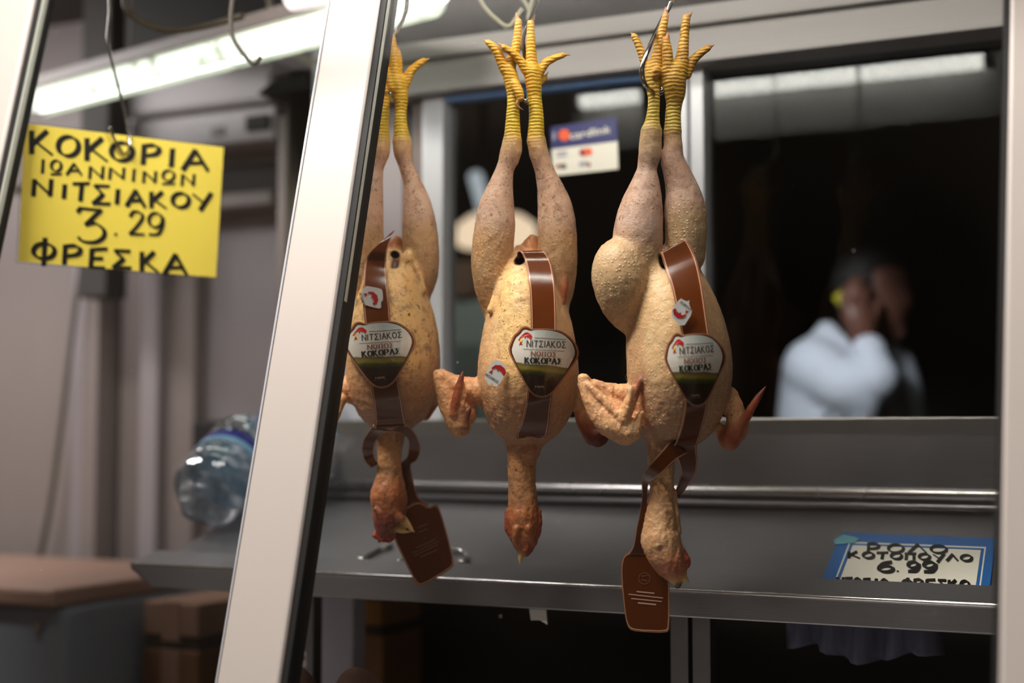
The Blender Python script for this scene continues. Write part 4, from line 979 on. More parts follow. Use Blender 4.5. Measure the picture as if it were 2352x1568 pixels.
for nm_, P_, m_ in (('card_mark', bar(1279, 351, 1302, 348, 5), 'greyprint'), ('card_mark', bar(1279, 359, 1302, 356, 5), 'greyprint'), ('card_mark', bar(1288, 383, 1300, 381, 12), 'greyink'), ('card_mark', bar(1330, 378, 1348, 375, 10), 'greyprint'),
                    ('red_mark', ell(1339, 350, 9, 9), 'darkredprint'), ('red_mark', bar(1278, 386, 1286, 378, 8), 'darkredprint'), ('red_mark', ell(1352, 378, 5, 5), 'darkredprint')):
    shapes(nm_, [P_], wz, M[m_], wpt)
shapes('orange_mark', [ell(1351, 348, 9, 9)], lambda x, y, k: at_y(x, y, YW-.0018), M['orange'], wpt)

# ================================================================== brown bands with the labels
def band_mat():
    t = NT('brown_printed_plastic'); a = t.n('Attribute', attribute_name='strip')
    c = t.n('SeparateColor', {0: a.outputs['Color']}); u = c.outputs[0]
    e = t.math('ABSOLUTE', t.math('SUBTRACT', u, .5))
    ln = t.math('MULTIPLY', t.math('GREATER_THAN', e, .425), t.math('LESS_THAN', e, .462))
    ed = t.math('GREATER_THAN', e, .485)
    f = t.noise(40, 3)
    col = t.mix(f, lin((82, 38, 12)), lin((98, 48, 18)))
    col = t.mix(t.math('MAXIMUM', ln, ed), col, lin((190, 140, 112)))
    t.pbr(Base_Color=col, Roughness=.17, Specular_IOR_Level=.45); return t.m
BAND = band_mat()
def set_strip(o, U): set_attr(o.data, 'strip', np.array([(u, 0, 0, 1) for u in U]))
RIB = []
def ribbon(name, who, rows, parent, off=.0022, nc=7, sub=5):
    Z0 = BVH[who][1]; m = Z0/FP
    R = []
    for r in rows: R.append([r[0][0], r[0][1], r[1][0], r[1][1]])
    D = [r[2] if len(r) > 2 else None for r in rows]
    fine = curve_pts(R, sub)
    Zs = []
    for i, q in enumerate(fine):
        a, b = i//sub, min(i//sub+1, len(D)-1); t_ = (i % sub)/sub
        if i == len(fine)-1: a = b = len(D)-1
        if D[a] is None or D[b] is None:
            zz = [cast(who, q[0]+(q[2]-q[0])*k/6, q[1]+(q[3]-q[1])*k/6) for k in range(7)]
            zz = [z for z in zz if z is not None]; z = min(zz)-off if zz else None
            if D[a] is not None and z is not None: z = min(z, (Z0+D[a]*m)*(1-t_)+z*t_)
            if D[b] is not None and z is not None: z = min(z, (Z0+D[b]*m)*t_+z*(1-t_))
        else: z = Z0+(D[a]*(1-t_)+D[b]*t_)*m
        Zs.append(z)
    known = [i for i, z in enumerate(Zs) if z is not None]
    Zs = np.interp(range(len(Zs)), known, [Zs[i] for i in known])
    fixed = [D[min(i//sub, len(D)-1)] is not None and D[min(i//sub+1, len(D)-1)] is not None for i in range(len(fine))]
    mn = np.array([Zs[max(0, i-1):i+2].min() for i in range(len(Zs))]); mn = np.where(fixed, Zs, mn)
    sm = np.array([mn[max(0, i-2):i+3].mean() for i in range(len(mn))])
    V, U = [], []
    for q, z in zip(fine, sm):
        for k in range(nc):
            t_ = [0, .04, .16, .5, .84, .96, 1][k]; V.append(at(q[0]+(q[2]-q[0])*t_, q[1]+(q[3]-q[1])*t_, z)); U.append(t_)
    F = [(i*nc+k, i*nc+k+1, (i+1)*nc+k+1, (i+1)*nc+k) for i in range(len(fine)-1) for k in range(nc-1)]
    RIB.clear(); RIB.extend((q, z) for q, z in zip(fine, sm))
    o = mk(name, V, F, BAND, parent, True); set_strip(o, U)
    s_ = o.modifiers.new('thick', 'SOLIDIFY'); s_.thickness = .0007; s_.offset = 0
    return o
def cards(name, who, outline, d, parent, line=.94, round_=True):
    Z0 = BVH[who][1]; m = Z0/FP
    P = outline; cx = sum(p[0] for p in P)/len(P); cy = sum(p[1] for p in P)/len(P)
    V, U, F = [], [], []; n = len(P); rings = [1, .985, .955, .93, .5, .01]; us = [1, .97, .942, .9, .5, .5]
    for s_, u in zip(rings, us):
        for x, y in P: V.append(at(cx+(x-cx)*s_, cy+(y-cy)*s_, Z0+d*m)); U.append(u)
    F = [(r*n+i, r*n+(i+1) % n, (r+1)*n+(i+1) % n, (r+1)*n+i) for r in range(len(rings)-1) for i in range(n)]
    o = mk(name, V, F, BAND, parent); set_strip(o, U)
    s_ = o.modifiers.new('thick', 'SOLIDIFY'); s_.thickness = .0008; s_.offset = 0
    return o
def smooth_poly(P, it=2):
    for _ in range(it):
        Q = []
        for i in range(len(P)):
            a, b = np.array(P[i], float), np.array(P[(i+1) % len(P)], float); Q += [tuple(a*.78+b*.22), tuple(a*.22+b*.78)]
        P = Q
    return P
OUT = [(130, 500), (165, 400), (220, 260), (300, 190), (370, 95), (460, 80), (540, 125), (590, 132), (700, 122), (820, 118), (960, 122), (1055, 130), (1180, 170), (1330, 280), (1440, 420), (1480, 560), (1450, 680), (1300, 900), (1130, 1170), (1000, 1340), (890, 1410), (760, 1428), (640, 1385), (520, 1260), (380, 1020), (220, 740), (150, 610)]
INN = [(190, 560), (225, 420), (270, 310), (350, 240), (400, 165), (450, 150), (540, 175), (640, 152), (800, 145), (1000, 160), (1180, 220), (1330, 350), (1400, 500), (1395, 620), (1270, 870), (1120, 1100), (980, 1290), (870, 1370), (750, 1388), (670, 1350), (560, 1240), (430, 1040), (270, 740)]
def pic_mat():
    t = NT('label_picture'); a = t.n('Attribute', attribute_name='strip'); c = t.n('SeparateColor', {0: a.outputs['Color']})
    u, v = c.outputs[0], c.outputs[1]
    nz_ = t.noise(60, 4, .6)
    vv = t.math('ADD', t.math('SUBTRACT', v, t.math('MULTIPLY', u, .07)), t.math('MULTIPLY', t.math('SUBTRACT', nz_, .5), .06))
    col = t.ramp(vv, [(.0, lin((176, 186, 184))), (.12, lin((206, 206, 200))), (.30, lin((226, 220, 212))), (.50, lin((216, 208, 198))), (.515, lin((120, 86, 40))), (.545, lin((110, 120, 60))), (.575, lin((150, 120, 40))),
                      (.615, lin((58, 74, 24))), (.67, lin((44, 22, 10))), (1., lin((40, 18, 8)))])
    cl = t.math('MULTIPLY', t.ramp(t.noise(30, 3), [(.5, 0.), (.62, 1.)]), t.math('MULTIPLY', t.math('LESS_THAN', v, .44), t.math('GREATER_THAN', u, .55)))
    col = t.mix(t.math('MULTIPLY', cl, .7), col, lin((168, 184, 188)))
    t.pbr(Base_Color=col, Roughness=.28, Coat_Weight=.4, Coat_Roughness=.12); return t.m
PIC = pic_mat()
def band(who, label, rows, cx, y0, hw, H, rot, extra=None):
    Z0 = BVH[who][1]; mid_ = at(cx, y0+H*.4, Z0-.07)
    root = empty('packaging_band', mid_, label, 'packaging band', 'brown bands with printed labels')
    ca, sa = math.cos(math.radians(rot)), math.sin(math.radians(rot))
    def uv(x, y):                       # label drawing units to photo pixels
        X_, Y_ = (x-802)/672*hw, ((y-75)/1345-.4)*H
        return cx+X_*ca+Y_*sa, y0+.4*H-X_*sa+Y_*ca
    S = []
    for i in range(15):
        for j in range(15):
            px, py = uv(130+1350*i/14, 80+1345*j/14)
            z = cast(who, px, py)
            inside = abs((130+1350*i/14)-802) < 650-max(0, (80+1345*j/14-650))*.6
            if z is not None and inside: S.append(((px-cx)/100, (py-y0)/100, z))
    S = np.array(S); A = np.stack([np.ones(len(S)), S[:, 0], S[:, 1], S[:, 0]**2, S[:, 1]**2], 1)
    co = np.linalg.lstsq(A, S[:, 2], rcond=None)[0]; sh = max(0, (A@co-S[:, 2]).max()); SH = [sh]
    def zfit(px, py):
        a, b = (px-cx)/100, (py-y0)/100; return co[0]+co[1]*a+co[2]*b+co[3]*a*a+co[4]*b*b-SH[0]-.0014
    def fm(off):
        def f(x, y, k):
            px, py = uv(x, y); return at(px, py, zfit(px, py)-off-k*1e-6)
        return f
    ribbon('strap', who, rows, root)
    for q, z in RIB:
        ym = (q[1]+q[3])/2
        if y0-6 < ym < y0+H+6:
            for xx in (q[0], (q[0]+q[2])/2, q[2]):
                a_, b_ = (xx-cx)/100, (ym-y0)/100; f_ = co[0]+co[1]*a_+co[2]*b_+co[3]*a_*a_+co[4]*b_*b_
                sh = max(sh, f_-z)
    SH[0] = sh
    if extra: extra(root)
    def layer(name, P, mat, off, us, rings, thick=0, par=root):
        cxx = sum(p[0] for p in P)/len(P); cyy = sum(p[1] for p in P)/len(P); V, U, F = [], [], []; n = len(P); f = fm(off)
        for s_, u in zip(rings, us):
            for x, y in P:
                xx, yy = cxx+(x-cxx)*s_, cyy+(y-cyy)*s_
                V.append(f(xx, yy, 0)); U.append((u if u is not None else (xx-130)/1350, (yy-75)/1345, 0, 1))
        for r in range(len(rings)-1):
            for i in range(n): F.append((r*n+i, r*n+(i+1) % n, (r+1)*n+(i+1) % n, (r+1)*n+i))
        o = mk(name, V, F, mat, par); set_attr(o.data, 'strip', np.array(U))
        if thick:
            s_ = o.modifiers.new('thick', 'SOLIDIFY'); s_.thickness = thick; s_.offset = 0
        return o
    plt = layer('label_plate', smooth_poly(OUT, 1), BAND, .0, [1, .98, .945, .9, .5, .5, .5, .5, .5], [1, .985, .965, .95, .9, .7, .5, .25, .005], .0006)
    layer('label_picture', smooth_poly(INN, 1), PIC, .0014, [None]*9, [1, .9, .8, .7, .55, .4, .25, .1, .005], 0, plt)
    writing('maker_lettering', row('ΝΙΤΣΙΑΚΟΣ', 480, 1225, 468, 352), fm(.0019), M['greyink'], plt, 7, 1.7)
    writing('product_lettering', row('ΝΩΠΟΣ', 570, 1060, 648, 556), fm(.0019), M['brownprint'], plt, 15, .35, 0)
    writing('product_lettering', row('ΚΟΚΟΡΑΣ', 460, 1160, 780, 676), fm(.0020), M['darkink'], plt, 26, .3, 0)
    shapes('rule', [bar(415+q*98, 515+q*2.5, 513+q*98, 517.5+q*2.5, 8) for q in range(8)]+[bar(625+q*73.75, 298+q*1.75, 698.75+q*73.75, 299.75+q*1.75, 9) for q in range(8)], fm(.0019), M['greyink'], plt)
    letters('small_lettering', [('100%', 665, 845, 1235, 1195, .01)], fm(.0019), M['pinkprint'], plt)
    shapes('small_rule', [bar(630, 1262, 870, 1262, 12)], fm(.0019), M['dimprint'], plt)
    RED = [(310, 350), (350, 290), (400, 240), (440, 205), (490, 200), (535, 225), (578, 268), (560, 332), (535, 322), (505, 285), (492, 305), (462, 276), (442, 328), (424, 276), (380, 292), (332, 358)]
    shapes('red_comb', [RED, [(330, 450), (352, 385), (374, 385), (398, 442), (365, 428)]], fm(.0019), M['redprint'], plt)
    shapes('yellow_beak', [[(344, 375), (352, 332), (372, 315), (392, 338), (382, 388)]], fm(.0021), M['yellowprint'], plt)
    return root
def sticker(who, label, pts, rot, c, sc, off=.004):
    """small white plastic tag; pts outline in px, comb print and lettering turned by rot about c"""
    root = empty('clip_tag', at(c[0], c[1], cast(who, *c) or BVH[who][1]), label, 'tag', 'small white tags with a red comb print')
    zz = [z for z in (cast(who, c[0]+(x-c[0])*.9, c[1]+(y-c[1])*.9) for x, y in pts) if z is not None]
    zb = min(zz+[cast(who, *c) or 9])-off
    P = smooth_poly(pts, 1)
    G().hexa([at(x, y, zb+.001) for x, y in P], [at(x, y, zb) for x, y in P]).obj('plate', M['stick'], root); plt = bpy.context.scene.objects[[c.name for c in bpy.context.scene.objects if c.parent == root][0]]
    ca, sa = math.cos(math.radians(rot)), math.sin(math.radians(rot))
    def f(x, y, k): return at(c[0]+sc*(x*ca+y*sa), c[1]+sc*(-x*sa+y*ca), zb-.0005)
    shapes('red_comb', [[(-14, 2), (-10, -8), (0, -14), (12, -13), (20, -6), (19, 2), (14, 1), (9, -5), (9, 0), (4, -4), (2, 2), (-3, -3), (-8, 0), (-10, 6)], [(-14, 16), (-11, 7), (-8, 7), (-5, 15), (-9, 13)]], f, M['redprint'], plt)
    writing('lettering', row('ΝΙΤΣΙΑΚΟΣ', -17, 17, 24.5, 19), f, M['greyink'], plt, .6, .9)
    return root
band('mid', 'brown band with a printed label down the breast of the middle rooster', [
    ((1188, 594), (1240, 590), 4), ((1189, 579), (1244, 575), -22), ((1197, 580), (1253, 580), -36), ((1208, 606), (1266, 606)), ((1215, 650), (1274, 650)), ((1218, 700), (1277, 700)),
    ((1219, 760), (1278, 760)), ((1216, 830), (1276, 830)), ((1210, 905), (1270, 900)), ((1204, 945), (1265, 935)), ((1195, 975), (1262, 970)), ((1186, 996), (1258, 994)), ((1187, 1006), (1250, 1004), -24)],
    1248, 749, 81, 164, -2)
def ring_left(root):
    ribbon('neck_ring', 'left', [((858, 975), (900, 990), -64), ((844, 994), (880, 996), -54), ((834, 1012), (864, 1012), -44), ((831, 1035), (858, 1035), -34), ((838, 1058), (862, 1054), -16), ((852, 1074), (872, 1064), 10)], root)
    ribbon('neck_ring', 'left', [((892, 990), (936, 975), -64), ((915, 992), (946, 985), -54), ((936, 1007), (958, 1004), -44), ((938, 1030), (966, 1030), -34), ((934, 1050), (958, 1055), -10), ((920, 1064), (944, 1066), 20), ((918, 1090), (946, 1086), 34), ((922, 1120), (952, 1116), 42), ((925, 1150), (962, 1142), 46), ((920, 1185), (985, 1160), 46)], root)
    ic = cards('information_card', 'left', smooth_poly([(895, 1195), (938, 1160), (962, 1150), (985, 1165), (1003, 1156), (1012, 1172), (1030, 1235), (1044, 1295), (1036, 1307), (968, 1348), (955, 1340), (932, 1295), (905, 1238)], 1), 46, root)
    Z0 = BVH['left'][1]; m = Z0/FP
    shapes('print_lines', [bar(956, 1258, 1000, 1238, 3), bar(948, 1270, 1008, 1242, 2.5), bar(952, 1276, 1006, 1250, 2.5), bar(966, 1279, 1004, 1262, 3), bar(958, 1212, 984, 1202, 2.5), bar(962, 1222, 982, 1214, 2.5)], lambda x, y, k: at(x, y, Z0+44.5*m), M['dimprint'], ic)
band('left', 'brown band with a printed label on the left rooster, looped round its neck', [
    ((903, 531), (907, 529), -30), ((880, 551), (900, 541), -46), ((850, 577), (889, 578), -58), ((838, 606), (887, 612)), ((834, 655), (890, 660)), ((834, 700), (895, 700)), ((838, 745), (898, 740)),
    ((846, 810), (908, 805)), ((851, 877), (915, 870)), ((858, 930), (924, 922)), ((861, 962), (930, 958)), ((858, 984), (936, 980), -66)],
    873, 733, 83, 158, 5, ring_left)
def ring_right(root):
    ribbon('neck_ring', 'right', [((1540, 1010), (1580, 1040), -62), ((1520, 1036), (1552, 1056), -56), ((1498, 1060), (1524, 1082), -48), ((1480, 1084), (1502, 1100), -34), ((1474, 1110), (1489, 1112), -20), ((1475, 1140), (1487, 1140), -6), ((1469, 1180), (1484, 1180), 10), ((1462, 1215), (1480, 1215), 24), ((1454, 1255), (1480, 1258), 36), ((1440, 1275), (1500, 1275), 42)], root)
    ribbon('neck_ring', 'right', [((1540, 1005), (1604, 1000), -60), ((1546, 1030), (1600, 1026), -54), ((1558, 1060), (1602, 1060), -40), ((1564, 1085), (1597, 1090), -24), ((1558, 1108), (1582, 1112), -4), ((1548, 1138), (1562, 1142), 18)], root)
    ic = cards('information_card', 'right', smooth_poly([(1456, 1256), (1448, 1268), (1432, 1273), (1426, 1300), (1428, 1345), (1436, 1420), (1444, 1444), (1462, 1450), (1530, 1453), (1538, 1444), (1538, 1340), (1534, 1290), (1500, 1262)], 1), 42, root)
    Z0 = BVH['right'][1]; m = Z0/FP
    f = lambda x, y, k: at(x, y, Z0+40.5*m)
    shapes('print_lines', [bar(1462, 1358, 1503, 1362, 3), bar(1444, 1364, 1523, 1373, 2.5), bar(1450, 1374, 1520, 1381, 2.5), bar(1465, 1384, 1507, 1388, 3.5)], f, M['pinkprint'], ic)
    e = ell(1480, 1328, 14, 14); i_ = ell(1480, 1328, 12, 12)
    shapes('round_emblem', [[e[k], e[k+1], i_[k+1], i_[k]] for k in range(len(e)-1)]+[bar(1473, 1323, 1487, 1321, 3), bar(1473, 1330, 1486, 1334, 3)], f, M['dimprint'], ic)
band('right', 'brown band with a printed label on the rightmost rooster, card hanging below its head', [
    ((1524, 604), (1562, 590), 4), ((1516, 586), (1570, 562), -24), ((1518, 583), (1577, 551), -40), ((1529, 620), (1598, 592)), ((1541, 655), (1610, 640)), ((1550, 695), (1617, 684)), ((1560, 740), (1624, 735)),
    ((1570, 800), (1632, 795)), ((1576, 870), (1634, 865)), ((1574, 925), (1628, 915)), ((1566, 975), (1618, 962)), ((1554, 1010), (1608, 1000)), ((1544, 1030), (1602, 1020), -60)],
    1597, 760, 71, 174, 4, ring_right)
sticker('left', 'small white tag with a red comb print on the upper band of the left rooster', [(833, 655), (874, 662), (879, 668), (880, 690), (875, 693), (876, 706), (870, 709), (828, 697)], -72, (853, 682), 1.0, .009)
sticker('mid', 'small white tag with a red comb print on the breast left of the middle label', [(1136, 821), (1169, 845), (1144, 888), (1132, 886), (1131, 878), (1124, 884), (1120, 882), (1120, 874), (1110, 868)], -33, (1142, 850), 1.0)
sticker('right', 'small white tag with a red comb print stuck askew on the rightmost band', [(1562, 684), (1572, 690), (1580, 692), (1584, 688), (1582, 699), (1592, 716), (1567, 755), (1537, 720)], 145, (1564, 719), .95, .009)
# ================================================================== hooks lying on the deck
def lying(pts, label, r=.004):
    g = G().tube(curve_pts([on_deck(x, y, 0, .0004+r+(q[0] if q else 0)) for x, y, *q in pts], 8), r, 12)
    return thing(g, 'lying_hook', M['chrome'], label, 'hook', 'steel hooks lying on the deck', smooth=True)
lying([(822, 1278), (832, 1284), (846, 1274), (868, 1263), (890, 1256), (897, 1250), (890, 1246)], 'steel hook lying on the deck left of the brown card of the left rooster')
lying([(914, 1291), (935, 1284), (970, 1276), (1010, 1264), (1040, 1262), (1062, 1266), (1073, 1278), (1066, 1290), (1054, 1291)], 'steel hook lying on the deck behind the brown card of the left rooster')

# ================================================================== water bottles at the left end of the counter
def clear_plastic():
    t = NT('clear_crumpled_plastic')
    h = t.math('ADD', t.noise(26, 3), t.math('MULTIPLY', t.n('TexVoronoi', {'Vector': t.obj(), 'Scale': 42.0}).outputs['Distance'], .8))
    nb = t.bump(h, .9, .006)
    g = t.n('LayerWeight', {'Blend': .42, 'Normal': nb}).outputs['Facing']
    tr = t.n('BsdfTransparent', {'Color': (.74, .77, .79)}); gl = t.n('BsdfGlossy', {'Color': (.95, .97, 1), 'Roughness': .06, 'Normal': nb})
    df = t.n('BsdfDiffuse', {'Color': (.6, .64, .68), 'Normal': nb})
    a = t.n('MixShader', {0: t.math('ADD', t.math('MULTIPLY', g, .75), .10, True), 1: tr.outputs[0], 2: gl.outputs[0]})
    b = t.n('MixShader', {0: .03, 1: a.outputs[0], 2: df.outputs[0]})
    t.t.links.new(b.outputs[0], t.out.inputs[0]); return t.m
CLEAR = clear_plastic()
def lathe(a, b, prof, n=40):
    ax_ = b-a; ax_ /= np.linalg.norm(ax_); u = np.cross(ax_, [0, 0, 1]); u /= np.linalg.norm(u); v = np.cross(ax_, u)
    V = [a+ax_*t_+r*(math.cos(2*math.pi*k/n)*u+math.sin(2*math.pi*k/n)*v)*(1+lob*math.cos(5*2*math.pi*k/n)) for t_, r, lob in prof for k in range(n)]
    F = [(i*n+k, i*n+(k+1) % n, (i+1)*n+(k+1) % n, (i+1)*n+k) for i in range(len(prof)-1) for k in range(n)]
    return G().add(V, F+[tuple(range(n))[::-1], tuple(range((len(prof)-1)*n, len(prof)*n))])
def bottle(a, b, R, L, label):
    ax_ = (b-a)/np.linalg.norm(b-a)
    root = empty('water_bottle', a-np.array([0, 0, R]), label, 'bottle', 'big clear water bottles')
    pr_ = [(.022, .01, 0), (.012, R*.45, .1), (.0, R*.66, .08), (.008, R*.9, .05), (.03, R, .0)]
    t_ = .03
    while t_ < L*.62: t_ += .014; pr_ += [(t_, R*.955, 0), (t_+.007, R, 0)]; t_ += .007
    pr_ += [(L*.70, R*.97, 0), (L*.78, R*.84, 0), (L*.86, R*.6, 0), (L*.92, R*.36, 0), (L*.94, R*.30, 0)]
    lathe(a, b, pr_).obj('body', CLEAR, root, True)
    lathe(a+ax_*L*.33, b, [(0, R*1.0, 0), (.001, R*1.012, 0), (.009, R*1.012, 0), (.010, R*1.0, 0)]).obj('label_edge', M['labcap'], root, True)
    lathe(a+ax_*(L*.33+.0102), b, [(0, R*1.0, 0), (.001, R*1.012, 0), (L*.085, R*1.012, 0), (L*.085+.001, R*1.0, 0)]).obj('label', M['darkblue'], root, True)
    lathe(a+ax_*L*.925, b, [(0, R*.34, 0), (.002, R*.42, 0), (.012, R*.42, 0), (.014, R*.34, 0)]).obj('neck_ring', M['labcap'], root, True)
    lathe(a+ax_*(L*.925+.016), b, [(0, R*.36, 0), (.022, R*.36, 0), (.025, R*.30, 0)]).obj('cap', M['darkblue'], root, True)
    return root
def deckz(y): return D0[2]+(y-D0[1])*(D1[2]-D0[2])/(D1[1]-D0[1])
a = at(470, 1196, 2.27); R_ = .064; a[2] = deckz(a[1]-.0)+R_*1.02
b = at(604, 990, 2.52); a[2] += .004; b[2] += .006
bottle(a, b, R_, np.linalg.norm(b-a)*1.0, 'big clear water bottle lying on the left end of the counter, base towards the viewer')
a2 = at(690, 1190, 2.33); a2[2] = deckz(a2[1])+.064; b2 = at(742, 1000, 2.50)
bottle(a2, b2, .05, .30, 'clear water bottle leaning behind the other one, next to the leaning mullion')

# ================================================================== the man behind the window
ZP = 3.4; mp_ = ZP/FP
per = empty('person', at_z(1960, 2400, 0) if False else np.array([*at(1955, 1000, ZP)[:2], FLOOR]), 'man in a white coat behind the dark window, holding a yellow thing to his ear', 'person')
def body(name, chains, table, h, parent, mat=None, smooth=3):
    P = [(key, k*mp_, ds, [(at(x, y, ZP+d*mp_), r*mp_) for x, y, d, r in pts]) for key, k, ds, pts in chains]
    allp = np.array([q for c in P for q, r in c[3]]); allr = np.array([r*max(1, c[2]) for c in P for q, r in c[3]])
    s = Sdf((allp-allr[:, None]).min(0)-.015, (allp+allr[:, None]).max(0)+.015, h)
    for key, k, ds, pts in P:
        kk = [key]*max(1, len(pts)-1)
        if len(pts) > 2: A = curve_pts([np.append(p, r) for p, r in pts], 4); pts = [(q[:3], max(q[3], .001)) for q in A]; kk = [key]*len(pts)
        s.chain(pts, k, ds, kk)
    V, F = s.mesh(smooth)
    o = mk(name, V, F, mat, parent, True)
    if table:
        C = s.paint(V, table, .006); one = np.ones((len(V), 1))
        set_attr(o.data, 'tint', np.concatenate([C, one], 1))
    return o
tsk = NT('man_skin'); tn = tsk.n('Attribute', attribute_name='tint')
tsk.pbr(Base_Color=tsk.mix(tsk.noise(60, 3), tn.outputs['Color'], (1.15, 1.05, .95), 'MULTIPLY'), Roughness=.5, Subsurface_Weight=.1, Subsurface_Radius=(1., .4, .2), Subsurface_Scale=.02)
SK = {'s': lin((104, 68, 56)), 'nose': lin((128, 66, 58)), 'beard': lin((58, 44, 38)), 'brow': lin((50, 38, 34)), 'eye': lin((30, 24, 22)), 'lip': lin((120, 66, 60))}  # skin tones darkened to stand for the shade over his face
face = [('s', 20, 1.0, [(2010, 650, 0, 66), (2022, 690, 0, 62), (2034, 735, -4, 46)]), ('s', 14, 1, [(2050, 640, -6, 36), (2056, 690, -8, 40)]),
        ('nose', 8, 1, [(2076, 668, -16, 8), (2086, 694, -20, 11), (2080, 706, -19, 11)]), ('nose', 6, 1, [(2070, 706, -34, 8), (2072, 708, -6, 8)]),
        ('brow', 6, 1, [(2046, 656, -48, 7), (2074, 656, -36, 7), (2086, 660, -16, 6)]), ('eye', 3, 1, [(2052, 672, -47, 6), (2056, 672, -46, 6)]), ('s', 5, 1, [(2048, 690, -46, 13), (2058, 700, -42, 12)]),
        ('lip', 4, 1, [(2062, 734, -36, 5), (2082, 734, -18, 5)]), ('lip', 4, 1, [(2060, 743, -36, 6), (2078, 743, -18, 6)]),
        ('beard', 10, 1, [(2038, 760, -10, 26), (2064, 766, -20, 18)]), ('beard', 10, 1, [(2000, 728, -44, 18), (2030, 752, -36, 20)]), ('beard', 6, 1, [(2060, 724, -38, 6), (2084, 722, -18, 5)]),
        ('s', 6, 1, [(1988, 676, -56, 12), (1988, 694, -58, 10)]),
        ('s', 20, 1, [(2004, 730, 8, 46), (1990, 800, 14, 50), (1984, 850, 20, 60)])]
hand = [('s', 8, .7, [(1990, 800, -104, 26), (1984, 766, -104, 28), (1972, 730, -98, 36), (1962, 706, -92, 30)]),
        ('s', 4, 1, [(1948, 712, -98, 11), (1938, 690, -100, 10), (1940, 668, -92, 9), (1950, 656, -84, 8)]),
        ('s', 4, 1, [(1960, 704, -104, 11), (1954, 676, -110, 10), (1956, 654, -100, 9), (1964, 642, -90, 8)]),
        ('s', 4, 1, [(1974, 702, -106, 11), (1970, 672, -112, 10), (1972, 650, -102, 9), (1978, 640, -92, 8)]),
        ('s', 4, 1, [(1988, 708, -104, 10), (1988, 682, -110, 9), (1988, 664, -102, 8), (1990, 656, -94, 7)]),
        ('s', 5, 1, [(1998, 748, -100, 13), (2010, 722, -98, 11), (2014, 702, -92, 9), (2012, 690, -86, 8)])]
arms = [('s', 6, 1, [(1990, 796, -104, 25), (2006, 850, -128, 33), (2024, 868, -140, 36)]), ('s', 6, 1, [(2024, 868, -140, 38), (1940, 860, -80, 44), (1880, 840, -30, 50)]),
        ('s', 6, 1, [(1984, 850, 20, 60), (1960, 980, 10, 95), (1960, 1130, 0, 90), (1960, 1300, 0, 90)])]
sk_o = body('body', face+hand+arms, SK, .005, per, tsk.m)
hair = [('h', 14, 1.0, [(1984, 618, 0, 58), (2010, 606, 0, 56), (2046, 612, -4, 36)]), ('h', 10, 1, [(1962, 640, 0, 50), (1958, 690, 6, 40), (1966, 720, 10, 34)]), ('h', 6, 1, [(1994, 640, -54, 14), (1996, 664, -58, 10)])]
body('hair', hair, None, .006, per, M['hair'])
coat = [('c', 26, 1.0, [(1878, 852, -20, 80), (1884, 940, -10, 96), (1892, 1060, 0, 112), (1900, 1240, 0, 118), (1910, 1420, 0, 126)]), ('c', 22, 1, [(1990, 900, 40, 84), (1996, 1000, 30, 100), (2000, 1200, 20, 110), (2000, 1420, 10, 120)]),
        ('c', 14, 1, [(1870, 846, -50, 68), (1944, 890, -110, 62), (2014, 872, -150, 50)]), ('c', 10, 1, [(2014, 872, -150, 48), (2006, 842, -140, 42), (1996, 808, -122, 40)]), ('c', 14, 1, [(1960, 930, -112, 44), (1990, 920, -142, 38), (1966, 1010, -90, 40)]),
        ('c', 12, 1, [(2056, 838, 70, 46), (2078, 900, 64, 42), (2088, 1000, 50, 42), (2084, 1100, 20, 40)]),
        ('c', 8, .6, [(1900, 764, -8, 26), (1930, 790, -46, 22), (1968, 822, -64, 14)]), ('c', 8, 1, [(1898, 762, 0, 24), (1880, 800, -4, 40)]), ('c', 8, 1, [(2040, 800, 26, 22), (2060, 830, 40, 22)]),
        ('c', 6, 1, [(1880, 960, -104, 8), (1930, 920, -128, 9), (1950, 900, -140, 8)]), ('c', 6, 1, [(1900, 1000, -108, 8), (1920, 960, -120, 9)])]
body('coat', coat, None, .006, per, M['coat'], 3)
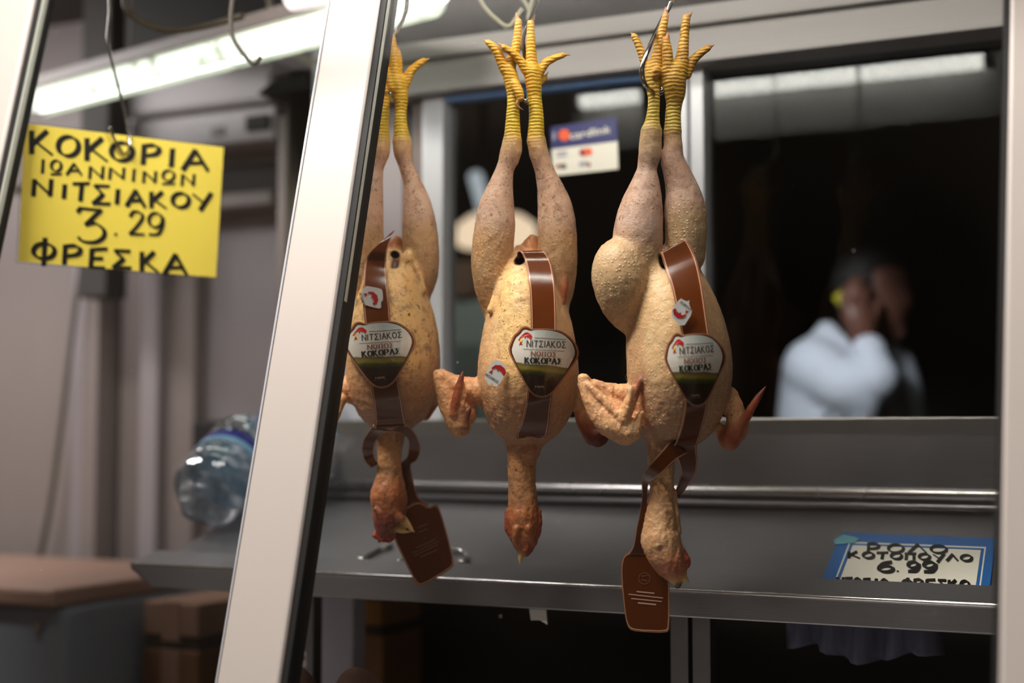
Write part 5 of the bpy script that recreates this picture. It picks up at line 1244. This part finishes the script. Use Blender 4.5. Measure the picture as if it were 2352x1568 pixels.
legs = [('t', 10, 1, [(1920, 1400, 0, 100), (1910, 1800, 0, 76), (1905, 2180, 0, 58), (1906, 2330, 0, 52)]), ('t', 10, 1, [(2000, 1400, 20, 100), (2010, 1800, 20, 76), (2016, 2180, 20, 58), (2016, 2330, 20, 52)])]
lo_ = body('trousers', legs, None, .012, per, M['trousers'])
sh_ = G()
for px_ in (1906, 2016):
    c_ = at(px_, 1000, ZP+10*mp_); c_[2] = 0.0
    for k, (dx, w_, hgt) in enumerate(((0, .05, .10),)):
        dirx = RT*1.0
        ring0 = [c_+dirx*(.07+.15*math.cos(t_))+FH*.048*math.sin(t_) for t_ in np.linspace(0, 2*math.pi, 20, endpoint=False)]
        ring1 = [c_+dirx*(.05+.12*math.cos(t_))+FH*.04*math.sin(t_)+np.array([0, 0, .09]) for t_ in np.linspace(0, 2*math.pi, 20, endpoint=False)]
        g_ = G().hexa(ring0[::-1], ring1[::-1]); g_.obj('shoe', M['black'], per, bevel=.006)
# the yellow thing at his ear
a, b = at(1936, 672, ZP-74*mp_), at(1962, 702, ZP-66*mp_)
ax_ = (b-a)/np.linalg.norm(b-a); sx = np.cross(ax_, FH); sx /= np.linalg.norm(sx); nn = np.cross(ax_, sx)
rg = lambda p: [p+sx*.026+nn*.006, p-sx*.026+nn*.006, p-sx*.026-nn*.006, p+sx*.026-nn*.006]
thing(G().hexa(rg(a-ax_*.008), rg(b+ax_*.05)), 'phone', M['phone'], 'small yellow thing held against the ear of the man behind the window', 'phone', bevel=.003)
# unseen spots added to light the man's coat and the cabinet
def spot(name, loc, target, power, col, size, ang):
    l = bpy.data.lights.new(name, 'SPOT'); l.energy = power; l.color = col; l.shadow_soft_size = size; l.spot_size = math.radians(ang); l.spot_blend = .5
    o = bpy.data.objects.new(name, l); SC.collection.objects.link(o); o.location = loc
    o.rotation_euler = (Vector(target)-Vector(loc)).to_track_quat('-Z', 'Y').to_euler()
spot('coat_spot', at(1660, 700, 2.7)+np.array([0, 0, .3]), at(1930, 880, 3.4), 29, (.94, .95, 1), .06, 40)
spot('cabinet_spot', at_y(900, 200, 3.0), at_y(1080, 760, 3.9), 14, (.95, 1, .96), .06, 44)
